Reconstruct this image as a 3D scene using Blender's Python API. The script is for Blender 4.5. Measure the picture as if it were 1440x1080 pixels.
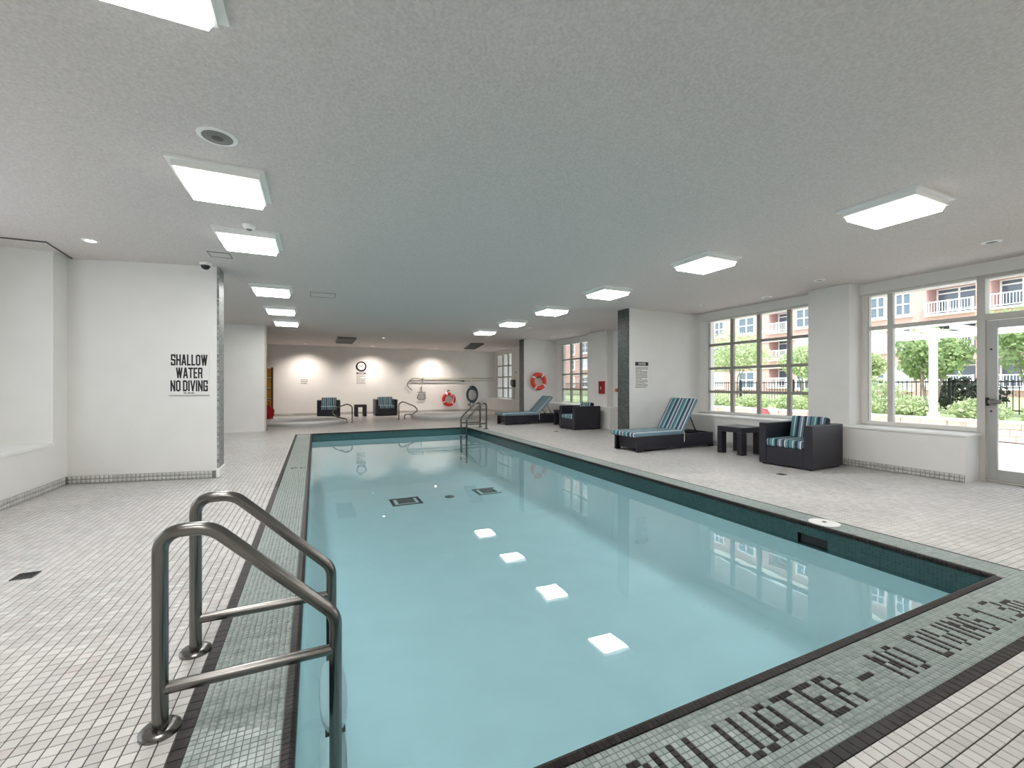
import bpy, bmesh, math, random
import numpy as np
from mathutils import Vector, Matrix

random.seed(7)
rng = np.random.default_rng(7)
for o in list(bpy.data.objects):
    bpy.data.objects.remove(o)
SC = bpy.context.scene
COL = SC.collection
PI = math.pi

# ------------------------------------------------------------------ camera
F_PX, CAM_H = 605.0, 1.28
YAW = math.atan2(277, 605)
cam_d = bpy.data.cameras.new('camera')
cam = bpy.data.objects.new('camera', cam_d)
COL.objects.link(cam)
cam.location = (0, 0, CAM_H)
cam.rotation_euler = (PI / 2, 0, -YAW)
cam_d.sensor_fit = 'HORIZONTAL'
cam_d.sensor_width = 36
cam_d.lens = F_PX / 1440 * 36
cam_d.shift_y = 1.0 / 1440
cam_d.clip_start = 0.05
cam_d.clip_end = 300
SC.camera = cam

# ------------------------------------------------------------------ sky, sun, exposure
SKY_STRENGTH = 1.4
LENS_STRENGTH = 13.0
world = bpy.data.worlds.new('world')
SC.world = world
world.use_nodes = True
wn = world.node_tree.nodes
wn['Background'].inputs[0].default_value = (0.86, 0.93, 1.0, 1)
wn['Background'].inputs[1].default_value = SKY_STRENGTH
sun_d = bpy.data.lights.new('sun', 'SUN')
sun_d.energy = 1.9
sun_d.angle = math.radians(12)
sun_d.color = (1.0, 0.96, 0.9)
sun = bpy.data.objects.new('sun', sun_d)
COL.objects.link(sun)
sun.rotation_euler = Vector((0.45, 0.55, -1.0)).to_track_quat('-Z', 'Y').to_euler()
vs = SC.view_settings
vs.view_transform = 'Standard'
vs.look = 'None'
vs.gamma = 1
vs.exposure = 1.32
vs.use_curve_mapping = False
SC.cycles.max_bounces = 10
SC.cycles.diffuse_bounces = 8
SC.cycles.transparent_max_bounces = 12
SC.cycles.caustics_reflective = False
SC.cycles.caustics_refractive = False
SC.cycles.sample_clamp_indirect = 4


# ------------------------------------------------------------------ materials
def srgb(r, g, b):
    f = lambda c: (c / 255 / 12.92) if c / 255 <= 0.04045 else ((c / 255 + 0.055) / 1.055) ** 2.4
    return (f(r), f(g), f(b), 1)


class NT:
    def __init__(s, name):
        s.m = bpy.data.materials.new(name)
        s.m.use_nodes = True
        s.t = s.m.node_tree
        s.b = s.t.nodes['Principled BSDF']
        s.out = s.t.nodes['Material Output']

    def n(s, typ, **kw):
        nd = s.t.nodes.new(typ)
        for k, v in kw.items():
            if k.startswith('i_'):
                key = k[2:]
                nd.inputs[int(key) if key.isdigit() else key].default_value = v
            else:
                setattr(nd, k, v)
        return nd

    def l(s, a, b):
        s.t.links.new(a, b)

    def math(s, op, a, b=None):
        nd = s.n('ShaderNodeMath', operation=op)
        for i, v in enumerate((a, b)):
            if v is None:
                continue
            if isinstance(v, (int, float)):
                nd.inputs[i].default_value = v
            else:
                s.l(v, nd.inputs[i])
        return nd.outputs[0]

    def mix(s, fac, a, b):
        nd = s.n('ShaderNodeMix', data_type='RGBA')
        for sock, v in ((nd.inputs[0], fac), (nd.inputs[6], a), (nd.inputs[7], b)):
            if isinstance(v, (int, float, tuple)):
                sock.default_value = v
            else:
                s.l(v, sock)
        return nd.outputs[2]

    def bump(s, h, strength, dist=0.01):
        nd = s.n('ShaderNodeBump')
        nd.inputs['Strength'].default_value = strength
        nd.inputs['Distance'].default_value = dist
        s.l(h, nd.inputs['Height'])
        s.l(nd.outputs[0], s.b.inputs['Normal'])


def mat(name, col, rough=0.5, metal=0.0, noise=0, scale=20, bump=0, spec=0.5, emit=None, estr=0):
    t = NT(name)
    t.b.inputs['Base Color'].default_value = col
    t.b.inputs['Roughness'].default_value = rough
    t.b.inputs['Metallic'].default_value = metal
    t.b.inputs['Specular IOR Level'].default_value = spec
    if noise or bump:
        g = t.n('ShaderNodeNewGeometry')
        nz = t.n('ShaderNodeTexNoise', i_Scale=scale, i_Detail=4.0)
        t.l(g.outputs['Position'], nz.inputs['Vector'])
        if noise:
            dark = tuple(c * (1 - noise) for c in col[:3]) + (1,)
            lite = tuple(min(1, c * (1 + noise)) for c in col[:3]) + (1,)
            mr = t.n('ShaderNodeMapRange')
            mr.inputs[1].default_value = 0.3
            mr.inputs[2].default_value = 0.7
            t.l(nz.outputs[0], mr.inputs[0])
            t.l(t.mix(mr.outputs[0], dark, lite), t.b.inputs['Base Color'])
        if bump:
            t.bump(nz.outputs[0], bump)
    if emit:
        t.b.inputs['Emission Color'].default_value = emit
        t.b.inputs['Emission Strength'].default_value = estr
    return t.m


def grid_color(t, axes, size, off, col_a, col_b, grout=None, gw=0.07, spot=None, big=0.0):
    """per-cell random colour on a world-space grid (axes: two of X,Y,Z), optionally with grout lines"""
    g = t.n('ShaderNodeNewGeometry')
    sp = t.n('ShaderNodeSeparateXYZ')
    t.l(g.outputs['Position'], sp.inputs[0])
    fl, fr = [], []
    for a, o in zip(axes, off):
        v = t.math('DIVIDE', t.math('SUBTRACT', sp.outputs[a], o), size)
        fl.append(t.math('FLOOR', v))
        fr.append(t.math('FRACT', v))
    cb = t.n('ShaderNodeCombineXYZ')
    t.l(fl[0], cb.inputs[0])
    t.l(fl[1], cb.inputs[1])
    wnz = t.n('ShaderNodeTexWhiteNoise', noise_dimensions='3D')
    t.l(cb.outputs[0], wnz.inputs['Vector'])
    c = t.mix(wnz.outputs['Value'], col_a, col_b)
    if spot:
        sc = t.n('ShaderNodeSeparateColor')
        t.l(wnz.outputs['Color'], sc.inputs[0])
        c = t.mix(t.math('MULTIPLY', t.math('GREATER_THAN', sc.outputs[1], 0.97), 0.4), c, spot)
    if big:
        nz = t.n('ShaderNodeTexNoise', i_Scale=0.9, i_Detail=3.0)
        t.l(g.outputs['Position'], nz.inputs['Vector'])
        mr = t.n('ShaderNodeMapRange')
        mr.inputs[1].default_value = 0.35
        mr.inputs[2].default_value = 0.65
        mr.inputs[3].default_value = 1 - big
        mr.inputs[4].default_value = 1.0
        t.l(nz.outputs[0], mr.inputs[0])
        vm = t.n('ShaderNodeVectorMath', operation='SCALE')
        t.l(c, vm.inputs[0])
        t.l(mr.outputs[0], vm.inputs['Scale'])
        c = vm.outputs[0]
    if grout:
        e = [t.math('MAXIMUM', t.math('LESS_THAN', f, gw / 2), t.math('GREATER_THAN', f, 1 - gw / 2)) for f in fr]
        c = t.mix(t.math('MAXIMUM', e[0], e[1]), c, grout)
    t.l(c, t.b.inputs['Base Color'])


WHT_A, WHT_B = srgb(224, 222, 219), srgb(202, 200, 197)
T0X, T0Y = 0.04, 0.01          # deck grid offsets
M = {}
M['paint'] = mat('wall_paint', srgb(230, 229, 226), 0.65, noise=0.02, scale=3, bump=0.02)
M['ceiling'] = mat('ceiling_stucco', srgb(207, 200, 197), 0.8, noise=0.11, scale=60, bump=0.25)
M['white'] = mat('white_gloss_paint', srgb(238, 238, 236), 0.4)
t = NT('white_deck_tile')
grid_color(t, (0, 1), 0.05, (T0X, T0Y), WHT_A, WHT_B, spot=srgb(205, 190, 186), big=0.12)
t.b.inputs['Roughness'].default_value = 0.33
M['tile'] = t.m
t = NT('deck_tile_with_joints')
grid_color(t, (0, 1), 0.05, (T0X, T0Y), WHT_A, WHT_B, grout=srgb(84, 82, 80), gw=0.085, spot=srgb(205, 190, 186), big=0.12)
t.b.inputs['Roughness'].default_value = 0.33
M['deck_far'] = t.m
M['grout'] = mat('deck_grout', srgb(58, 56, 55), 0.9, noise=0.15)
M['grout_pale'] = mat('coping_grout', srgb(120, 124, 121), 0.9, noise=0.15)
t = NT('coping_mosaic')
grid_color(t, (0, 1), 0.025, (0.0, 0.01), srgb(146, 160, 156), srgb(172, 183, 179), big=0.1)
t.b.inputs['Roughness'].default_value = 0.3
M['mosaic'] = t.m
t = NT('dark_letter_tile')
grid_color(t, (0, 1), 0.025, (0.0, 0.01), srgb(28, 25, 25), srgb(46, 41, 40))
t.b.inputs['Roughness'].default_value = 0.45
t.b.inputs['Specular IOR Level'].default_value = 0.3
M['dark'] = t.m
t = NT('basin_mosaic_band')
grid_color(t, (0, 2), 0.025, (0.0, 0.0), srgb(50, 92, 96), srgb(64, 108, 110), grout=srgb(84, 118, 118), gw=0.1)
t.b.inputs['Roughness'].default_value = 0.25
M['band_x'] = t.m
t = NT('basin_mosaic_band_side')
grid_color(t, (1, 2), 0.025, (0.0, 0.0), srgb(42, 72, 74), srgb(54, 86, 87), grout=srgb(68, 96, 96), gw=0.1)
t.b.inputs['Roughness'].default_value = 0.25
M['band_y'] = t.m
M['plaster'] = mat('pool_plaster', srgb(240, 247, 247), 0.7, noise=0.03, scale=2.5)
t = NT('column_mosaic')
grid_color(t, (1, 2), 0.025, (0.0, 0.0), srgb(38, 42, 41), srgb(96, 100, 97), grout=srgb(72, 74, 73), gw=0.12)
t.b.inputs['Roughness'].default_value = 0.35
M['colmosaic'] = t.m
t = NT('pale_column_mosaic')
grid_color(t, (1, 2), 0.025, (0.0, 0.0), srgb(112, 114, 112), srgb(176, 178, 175), grout=srgb(120, 120, 118), gw=0.12)
M['colmosaic_pale'] = t.m
t = NT('baseboard_tile')
grid_color(t, (1, 2), 0.05, (0.0, 0.0), srgb(190, 189, 185), srgb(205, 204, 200))
M['base_tile'] = t.m
M['steel'] = mat('brushed_stainless', srgb(122, 120, 117), 0.24, metal=1.0)
M['chrome'] = mat('chrome', srgb(190, 190, 190), 0.12, metal=1.0)
M['black'] = mat('black_plastic', srgb(22, 22, 24), 0.35)
M['darkgrey'] = mat('dark_grey_metal', srgb(70, 70, 70), 0.5)
M['grille'] = mat('grey_grille', srgb(120, 120, 117), 0.5)
M['frame'] = mat('backlit_bar_shade', srgb(150, 146, 141), 0.45)  # mullions and transoms: white bars, their backlit shade put into the colour
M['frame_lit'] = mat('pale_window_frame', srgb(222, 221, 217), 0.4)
M['frame_door'] = mat('door_frame_paint', srgb(196, 194, 189), 0.45)
M['alu'] = mat('satin_aluminium_door', srgb(176, 177, 175), 0.4, metal=0.2)
M['red'] = mat('red_enamel', srgb(190, 28, 32), 0.35)
M['darkred'] = mat('dark_red_enamel', srgb(110, 16, 24), 0.35)
M['ring'] = mat('orange_life_ring', srgb(226, 72, 48), 0.45)
M['bluehose'] = mat('blue_grey_hose', srgb(54, 68, 80), 0.45)
M['orange'] = mat('orange_canvas', srgb(224, 158, 52), 0.7, noise=0.12, scale=6)
M['rackpost'] = mat('rack_post', srgb(112, 78, 48), 0.6)
M['redcloth'] = mat('red_cloth', srgb(178, 24, 30), 0.8, noise=0.25, scale=12, bump=0.6)
M['beige'] = mat('beige_pole', srgb(196, 192, 172), 0.45)
M['paper'] = mat('sign_white', srgb(232, 230, 227), 0.5)
M['ink'] = mat('sign_ink', srgb(18, 15, 16), 0.6)
M['greyink'] = mat('grey_print', srgb(96, 96, 96), 0.6)
M['lens'] = mat('light_lens', srgb(250, 250, 250), 0.3, noise=0, emit=(1.0, 0.985, 0.96, 1), estr=LENS_STRENGTH)
M['lens_side'] = mat('light_lens_side', srgb(240, 240, 240), 0.25, emit=(1.0, 0.985, 0.96, 1), estr=1.2)
M['lamp'] = mat('downlight_lamp', srgb(250, 250, 250), 0.3, emit=(1.0, 0.95, 0.88, 1), estr=9)

# wicker
t = NT('espresso_wicker')
tc = t.n('ShaderNodeTexCoord')
wv = t.n('ShaderNodeTexWave', i_Scale=28.0, wave_type='BANDS', bands_direction='Z')
wv2 = t.n('ShaderNodeTexWave', i_Scale=28.0, wave_type='BANDS', bands_direction='DIAGONAL')
t.l(tc.outputs['Object'], wv.inputs[0])
t.l(tc.outputs['Object'], wv2.inputs[0])
hh = t.math('ADD', wv.outputs['Fac'], wv2.outputs['Fac'])
t.l(t.mix(t.math('MULTIPLY', hh, 0.5), srgb(20, 19, 28), srgb(42, 40, 54)), t.b.inputs['Base Color'])
t.b.inputs['Roughness'].default_value = 0.42
t.bump(hh, 0.35, 0.004)
M['wicker'] = t.m


def stripes(name, period, shift=0.0):
    t = NT(name)
    tc = t.n('ShaderNodeTexCoord')
    sp = t.n('ShaderNodeSeparateXYZ')
    t.l(tc.outputs['Object'], sp.inputs[0])
    fr = t.math('FRACT', t.math('DIVIDE', t.math('ADD', sp.outputs[0], 10 * period + shift), period))
    cr = t.n('ShaderNodeValToRGB')
    cr.color_ramp.interpolation = 'CONSTANT'
    navy, teal, pale, blue = srgb(38, 50, 70), srgb(82, 138, 142), srgb(208, 218, 222), srgb(118, 146, 162)
    seq = [(0.0, navy), (0.10, pale), (0.15, blue), (0.27, navy), (0.33, teal), (0.50, pale), (0.54, teal),
           (0.62, navy), (0.76, blue), (0.86, pale), (0.92, navy), (0.96, blue)]
    el = cr.color_ramp.elements
    el[0].position, el[0].color = seq[0]
    el[1].position, el[1].color = seq[1]
    for p, c in seq[2:]:
        e = el.new(p)
        e.color = c
    t.l(fr, cr.inputs[0])
    t.l(cr.outputs[0], t.b.inputs['Base Color'])
    t.b.inputs['Roughness'].default_value = 0.85
    nz = t.n('ShaderNodeTexNoise', i_Scale=300.0)
    t.l(tc.outputs['Object'], nz.inputs[0])
    t.bump(nz.outputs[0], 0.2, 0.003)
    return t.m


M['stripe'] = stripes('striped_canvas', 0.30, 0.02)
M['stripe_fine'] = stripes('striped_canvas_fine', 0.22)


def glass(name, tint, gloss=0.08):
    t = NT(name)
    tr = t.n('ShaderNodeBsdfTransparent')
    tr.inputs[0].default_value = tint
    gl = t.n('ShaderNodeBsdfGlossy')
    gl.inputs['Roughness'].default_value = 0.02
    fr = t.n('ShaderNodeFresnel', i_IOR=1.3)
    mx = t.n('ShaderNodeMixShader')
    t.l(t.math('MULTIPLY', fr.outputs[0], gloss / 0.08 * 0.6), mx.inputs[0])
    t.l(tr.outputs[0], mx.inputs[1])
    t.l(gl.outputs[0], mx.inputs[2])
    t.l(mx.outputs[0], t.out.inputs[0])
    return t.m


M['glass'] = glass('clear_pane', (0.97, 0.98, 0.98, 1))
# frosted glass of the left window
t = NT('frosted_pane')
tl = t.n('ShaderNodeBsdfTranslucent')
tl.inputs[0].default_value = (0.95, 0.96, 0.96, 1)
t.l(tl.outputs[0], t.out.inputs[0])
M['frosted'] = t.m
# water: fresnel mix of tinted transmission and mirror with faint ripples
t = NT('pool_water')
tr = t.n('ShaderNodeBsdfTransparent')
tr.inputs[0].default_value = (0.655, 0.83, 0.872, 1)
gl = t.n('ShaderNodeBsdfGlossy')
gl.inputs['Roughness'].default_value = 0.015
fr = t.n('ShaderNodeFresnel', i_IOR=1.333)
mx = t.n('ShaderNodeMixShader')
gm = t.n('ShaderNodeNewGeometry')
nz = t.n('ShaderNodeTexNoise', i_Scale=2.2, i_Detail=2.0)
t.l(gm.outputs['Position'], nz.inputs[0])
bp = t.n('ShaderNodeBump')
bp.inputs['Strength'].default_value = 0.022
bp.inputs['Distance'].default_value = 0.05
t.l(nz.outputs[0], bp.inputs['Height'])
t.l(bp.outputs[0], gl.inputs['Normal'])
t.l(bp.outputs[0], fr.inputs['Normal'])
t.l(t.math('ADD', 1.53, t.math('MULTIPLY', gm.outputs['Backfacing'], 1 / 1.53 - 1.53)), fr.inputs['IOR'])   # same reflectance from both sides
t.l(fr.outputs[0], mx.inputs[0])
t.l(tr.outputs[0], mx.inputs[1])
t.l(gl.outputs[0], mx.inputs[2])
t.l(mx.outputs[0], t.out.inputs[0])
M['water'] = t.m
# outdoors
M['brick'] = mat('red_brick_facade', srgb(196, 158, 153), 0.8, noise=0.1, scale=9)
M['stucco'] = mat('cream_stone', srgb(235, 225, 215), 0.8, noise=0.05)
M['outwhite'] = mat('outdoor_white_paint', srgb(245, 245, 245), 0.5)
M['darkpane'] = mat('dark_window_pane', srgb(96, 108, 122), 0.12)
M['curtain'] = mat('net_curtain', srgb(190, 195, 205), 0.8)
M['concrete'] = mat('patio_concrete', srgb(238, 236, 232), 0.8, noise=0.05, scale=4)
M['lawn'] = mat('lawn', srgb(150, 166, 120), 0.9, noise=0.3, scale=8, bump=0.8)
M['iron'] = mat('black_iron', srgb(24, 24, 26), 0.5)
M['stone_a'] = mat('planter_stone', srgb(222, 190, 176), 0.85, noise=0.2, scale=10, bump=0.6)
M['trunk'] = mat('bark', srgb(150, 140, 128), 0.9, noise=0.3, scale=20, bump=0.8)


def leafmat(name, a, b):
    t = NT(name)
    g = t.n('ShaderNodeNewGeometry')
    t.l(t.mix(g.outputs['Random Per Island'], a, b), t.b.inputs['Base Color'])
    t.b.inputs['Roughness'].default_value = 0.6
    tl = t.n('ShaderNodeBsdfTranslucent')
    tl.inputs[0].default_value = b
    mx = t.n('ShaderNodeMixShader')
    mx.inputs[0].default_value = 0.35
    t.l(t.b.outputs[0], mx.inputs[1])
    t.l(tl.outputs[0], mx.inputs[2])
    t.l(mx.outputs[0], t.out.inputs[0])
    return t.m


M['leaf'] = leafmat('tree_leaf', srgb(108, 134, 90), srgb(186, 204, 152))
M['leaf_pale'] = leafmat('shrub_leaf', srgb(132, 152, 106), srgb(202, 212, 170))


# ------------------------------------------------------------------ mesh helpers
def tag(o, label=None, cat=None, group=None, kind=None):
    if label: o['label'] = label
    if cat: o['category'] = cat
    if group: o['group'] = group
    if kind: o['kind'] = kind
    return o


def empty(name, loc=(0, 0, 0), rz=0.0, label=None, cat=None, group=None, kind=None):
    o = bpy.data.objects.new(name, None)
    COL.objects.link(o)
    o.location = loc
    o.rotation_euler = (0, 0, rz)
    o.empty_display_size = 0.1
    return tag(o, label, cat, group, kind)


class MB:
    def __init__(s):
        s.v, s.f, s.m = [], [], []

    def add(s, vs_, fs, m=0):
        b = len(s.v)
        s.v += [tuple(p) for p in vs_]
        s.f += [tuple(b + i for i in f) for f in fs]
        s.m += [m] * len(fs)
        return s

    def box(s, x0, x1, y0, y1, z0, z1, m=0):
        return s.add([(x0, y0, z0), (x1, y0, z0), (x1, y1, z0), (x0, y1, z0), (x0, y0, z1), (x1, y0, z1), (x1, y1, z1), (x0, y1, z1)],
                     [(0, 3, 2, 1), (4, 5, 6, 7), (0, 1, 5, 4), (1, 2, 6, 5), (2, 3, 7, 6), (3, 0, 4, 7)], m)

    def obox(s, c, ax, ay, az, m=0):
        """oriented box: centre and three half-axis vectors"""
        c, ax, ay, az = map(Vector, (c, ax, ay, az))
        pts = [c + sx * ax + sy * ay + sz * az for sz in (-1, 1) for sx, sy in ((-1, -1), (1, -1), (1, 1), (-1, 1))]
        return s.add(pts, [(0, 3, 2, 1), (4, 5, 6, 7), (0, 1, 5, 4), (1, 2, 6, 5), (2, 3, 7, 6), (3, 0, 4, 7)], m)

    def prism(s, poly, z0, z1, m=0):
        n = len(poly)
        pts = [(x, y, z0) for x, y in poly] + [(x, y, z1) for x, y in poly]
        fs = [tuple(range(n))[::-1], tuple(range(n, 2 * n))] + [(i, (i + 1) % n, n + (i + 1) % n, n + i) for i in range(n)]
        return s.add(pts, fs, m)

    def lathe(s, prof, c=(0, 0, 0), n=24, axis='z', m=0, caps=True):
        pts = []
        for r, h in prof:
            for k in range(n):
                a = 2 * PI * k / n
                p = (r * math.cos(a), r * math.sin(a), h)
                if axis == 'y': p = (p[0], -p[2], p[1])
                if axis == 'x': p = (p[2], p[0], p[1])
                pts.append((p[0] + c[0], p[1] + c[1], p[2] + c[2]))
        fs = []
        for i in range(len(prof) - 1):
            for k in range(n):
                k2 = (k + 1) % n
                fs.append((i * n + k, i * n + k2, (i + 1) * n + k2, (i + 1) * n + k))
        if caps:
            if prof[0][0] > 1e-6: fs.append(tuple(range(n))[::-1])
            if prof[-1][0] > 1e-6: fs.append(tuple((len(prof) - 1) * n + k for k in range(n)))
        return s.add(pts, fs, m)

    def tube(s, pts, r, n=12, closed=False, m=0):
        P = [Vector(p) for p in pts]
        N = len(P)
        T = []
        for i in range(N):
            a = P[(i + 1) % N] if (closed or i < N - 1) else P[i]
            b = P[i - 1] if (closed or i > 0) else P[i]
            T.append((a - b).normalized())
        up = Vector((0, 0, 1)) if abs(T[0].z) < 0.9 else Vector((0, 1, 0))
        u = (up - T[0] * up.dot(T[0])).normalized()
        out = []
        for i in range(N):
            u = (u - T[i] * u.dot(T[i])).normalized()
            w = T[i].cross(u)
            rr = r[i] if isinstance(r, (list, tuple)) else r
            for k in range(n):
                a = 2 * PI * k / n
                out.append(P[i] + (u * math.cos(a) + w * math.sin(a)) * rr)
        fs = []
        for i in range(N if closed else N - 1):
            j = (i + 1) % N
            for k in range(n):
                k2 = (k + 1) % n
                fs.append((i * n + k, i * n + k2, j * n + k2, j * n + k))
        if not closed:
            fs.append(tuple(range(n))[::-1])
            fs.append(tuple((N - 1) * n + k for k in range(n)))
        return s.add(out, fs, m)

    def mesh(s, name, mats, smooth=False):
        me = bpy.data.meshes.new(name)
        me.from_pydata(s.v, [], s.f)
        for x in (mats if isinstance(mats, (list, tuple)) else [mats]):
            me.materials.append(x)
        if any(s.m):
            me.polygons.foreach_set('material_index', s.m)
        me.update()
        bm = bmesh.new()
        bm.from_mesh(me)
        bmesh.ops.recalc_face_normals(bm, faces=bm.faces)
        bm.to_mesh(me)
        bm.free()
        if smooth:
            me.shade_smooth()
            try:
                me.set_sharp_from_angle(angle=math.radians(45))
            except Exception:
                pass
        return me

    def build(s, name, mats, parent=None, loc=(0, 0, 0), rot=(0, 0, 0), smooth=False, bevel=0, seg=2, **tags):
        me = s.mesh(name, mats, smooth)
        return put(name, me, parent, loc, rot, bevel, seg, **tags)


def put(name, me, parent=None, loc=(0, 0, 0), rot=(0, 0, 0), bevel=0, seg=2, **tags):
    o = bpy.data.objects.new(name, me)
    COL.objects.link(o)
    o.location = loc
    o.rotation_euler = rot
    if parent: o.parent = parent
    if bevel:
        md = o.modifiers.new('bevel', 'BEVEL')
        md.width = bevel
        md.segments = seg
        md.limit_method = 'ANGLE'
    return tag(o, **tags)


def dup(root, loc=None, rz=None, **tags):
    def cp(o, par):
        c = o.copy()
        COL.objects.link(c)
        c.parent = par
        for ch in list(o.children):
            cp(ch, c)
        return c
    r = cp(root, root.parent)
    if loc is not None: r.location = loc
    if rz is not None: r.rotation_euler = (0, 0, rz)
    tag(r, **tags)
    return r


def fillet(pts, radii, n=7):
    out = [Vector(pts[0])]
    for i in range(1, len(pts) - 1):
        p, a, b = Vector(pts[i]), Vector(pts[i - 1]), Vector(pts[i + 1])
        r = radii[i - 1] if isinstance(radii, (list, tuple)) else radii
        da, db = (a - p).normalized(), (b - p).normalized()
        ang = da.angle(db)
        d = min(r / math.tan(ang / 2), (a - p).length * 0.49, (b - p).length * 0.49)
        p0, p1 = p + da * d, p + db * d
        for k in range(n + 1):
            u = k / n
            out.append(p0 * (1 - u) ** 2 + p * 2 * u * (1 - u) + p1 * u * u)
    out.append(Vector(pts[-1]))
    return out


def tiles_mesh(name, cells, mats):
    """cells: array (n, 9): ox oy oz, ux uy uz scaled by width, vx vy vz scaled by height; mat column last"""
    pass


def tile_grid(name, origin, u, v, nrm, rects, mats, h=0.003, gap=0.0035, midx=None, parent=None, **tags):
    """rects: (k,4) array of a0,a1,b0,b1 in the u,v frame. One quad top plus four sides each."""
    r = np.asarray(rects, float)
    if len(r) == 0:
        return None
    g = gap / 2
    a0, a1, b0, b1 = r[:, 0] + g, r[:, 1] - g, r[:, 2] + g, r[:, 3] - g
    o, u, v, nrm = (np.array(x, float) for x in (origin, u, v, nrm))
    ch = min(0.0009, gap * 0.3)
    P = []
    for (aa, bb, hh) in ((a0 - 0, b0 - 0, 0), (a1, b0, 0), (a1, b1, 0), (a0, b1, 0)):
        P.append(o + aa[:, None] * u + bb[:, None] * v)
    for (aa, bb) in ((a0 + ch, b0 + ch), (a1 - ch, b0 + ch), (a1 - ch, b1 - ch), (a0 + ch, b1 - ch)):
        P.append(o + aa[:, None] * u + bb[:, None] * v + h * nrm)
    n = len(r)
    V = np.stack(P, 1).reshape(-1, 3)
    base = np.arange(n)[:, None, None] * 8
    fq = np.array([(4, 5, 6, 7), (0, 1, 5, 4), (1, 2, 6, 5), (2, 3, 7, 6), (3, 0, 4, 7)])[None]
    Fq = (base + fq).reshape(-1, 4)
    me = bpy.data.meshes.new(name)
    me.vertices.add(len(V))
    me.vertices.foreach_set('co', V.ravel())
    me.loops.add(Fq.size)
    me.loops.foreach_set('vertex_index', Fq.ravel())
    me.polygons.add(len(Fq))
    me.polygons.foreach_set('loop_start', np.arange(0, Fq.size, 4))
    me.polygons.foreach_set('loop_total', np.full(len(Fq), 4))
    for x in (mats if isinstance(mats, (list, tuple)) else [mats]):
        me.materials.append(x)
    if midx is not None:
        me.polygons.foreach_set('material_index', np.repeat(np.asarray(midx, int), 5))
    me.update(calc_edges=True)
    me.validate()
    return put(name, me, parent, **tags)


def in_view(x, y, z=0.0):
    """pixel position of a point, used only to choose which tiles get an object of their own"""
    w = x * math.sin(YAW) + y * math.cos(YAW)
    rr = x * math.cos(YAW) - y * math.sin(YAW)
    if w < 0.3: return None
    return 720 + F_PX * rr / w, 541 - F_PX * (z - CAM_H) / w, w


# ------------------------------------------------------------------ dimensions
CE = 2.906
PX0, PX1, PY0, PY1 = -0.07, 4.13, 1.275, 12.35      # water opening
FX = 7.7                                            # half-wall face
WX = 8.15                                           # window plane
YB = 19.88                                          # back wall
WL = -0.18                                          # water level
DEPTH = -1.12
BWK = YB / 19.5

# ------------------------------------------------------------------ setting: shell
OX0, OX1, OY0, OY1 = PX0 - 0.0, PX1, PY0, PY1
fl = MB()
for x0, x1, y0, y1 in ((-6, OX0 - 0.39, -3.2, 20.1), (OX1 + 0.31, 9.4, -3.2, 20.1), (OX0 - 0.39, OX1 + 0.31, -3.2, 0.86), (OX0 - 0.39, OX1 + 0.31, PY1 + 0.04, 20.1)):
    fl.box(x0, x1, y0, y1, -0.4, -0.0028)
floor = fl.build('floor', M['deck_far'], kind='structure')

MB().box(-6, 9.6, -3.2, 20.1, CE, CE + 0.25).build('ceiling', M['ceiling'], kind='structure')
MB().box(-6, 9.6, -3.4, -3.2, -0.4, CE).build('wall_near', M['paint'], kind='structure')
MB().box(-6, 9.6, YB, YB + 0.2, -0.4, CE).build('wall_far', M['paint'], kind='structure')

# left side
wl = MB()
wl.box(-3.12, -2.9, -3.2, 7.41, -0.3, 0.56)
wl.box(-3.12, -2.9, 7.09, 7.41, 0.56, CE)
wl.box(-3.12, -2.9, -3.2, 1.6, 0.56, CE)
wl.box(-3.8, -3.12, 7.09, 7.41, -0.3, CE)
wl.box(-3.8, -3.12, 1.3, 1.6, -0.3, CE)
wl.box(-3.8, -3.6, 1.6, 7.09, -0.3, 0.9)
wl.box(-3.8, -3.6, 1.6, 7.09, 2.55, CE)
wl.box(-3.8, -3.6, 6.2, 7.09, 0.9, 2.55)
wl.box(-3.8, -3.6, 1.6, 2.4, 0.9, 2.55)
wl.box(-3.6, -3.12, 1.6, 7.09, -0.3, 0.54)
wl.build('wall_left', M['paint'], kind='structure')
MB().box(-3.6, -2.885, 1.6, 7.09, 0.54, 0.575).build('trim_left_sill', M['white'], kind='structure')
tw = MB()
tw.tube([(-4.1, 6.64, CE - 0.006), (-2.78, 6.65, CE - 0.006), (-2.84, 7.38, CE - 0.006)], 0.009, n=6)
tw.build('trim_shadow_gap_line', M['darkgrey'], kind='structure')  # dark tube painted in for the shadow line of the ceiling step
w5 = empty('window_5', (-3.7, 4.3, 1.7), kind='structure')
fr5 = MB()
for y0, y1, z0, z1 in ((-1.9, -1.84, -0.8, 0.85), (1.84, 1.9, -0.8, 0.85), (-1.84, 1.84, -0.8, -0.74), (-1.84, 1.84, 0.79, 0.85), (-0.03, 0.03, -0.74, 0.79)):
    fr5.box(-0.04, 0.04, y0, y1, z0, z1)
fr5.build('frame', M['frame_lit'], w5)
for y in (-0.93, 0.93):
    MB().box(-0.005, 0.005, -0.9, 0.9, -0.74, 0.79).build('pane', M['frosted'], w5, loc=(0, y, 0))

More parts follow.
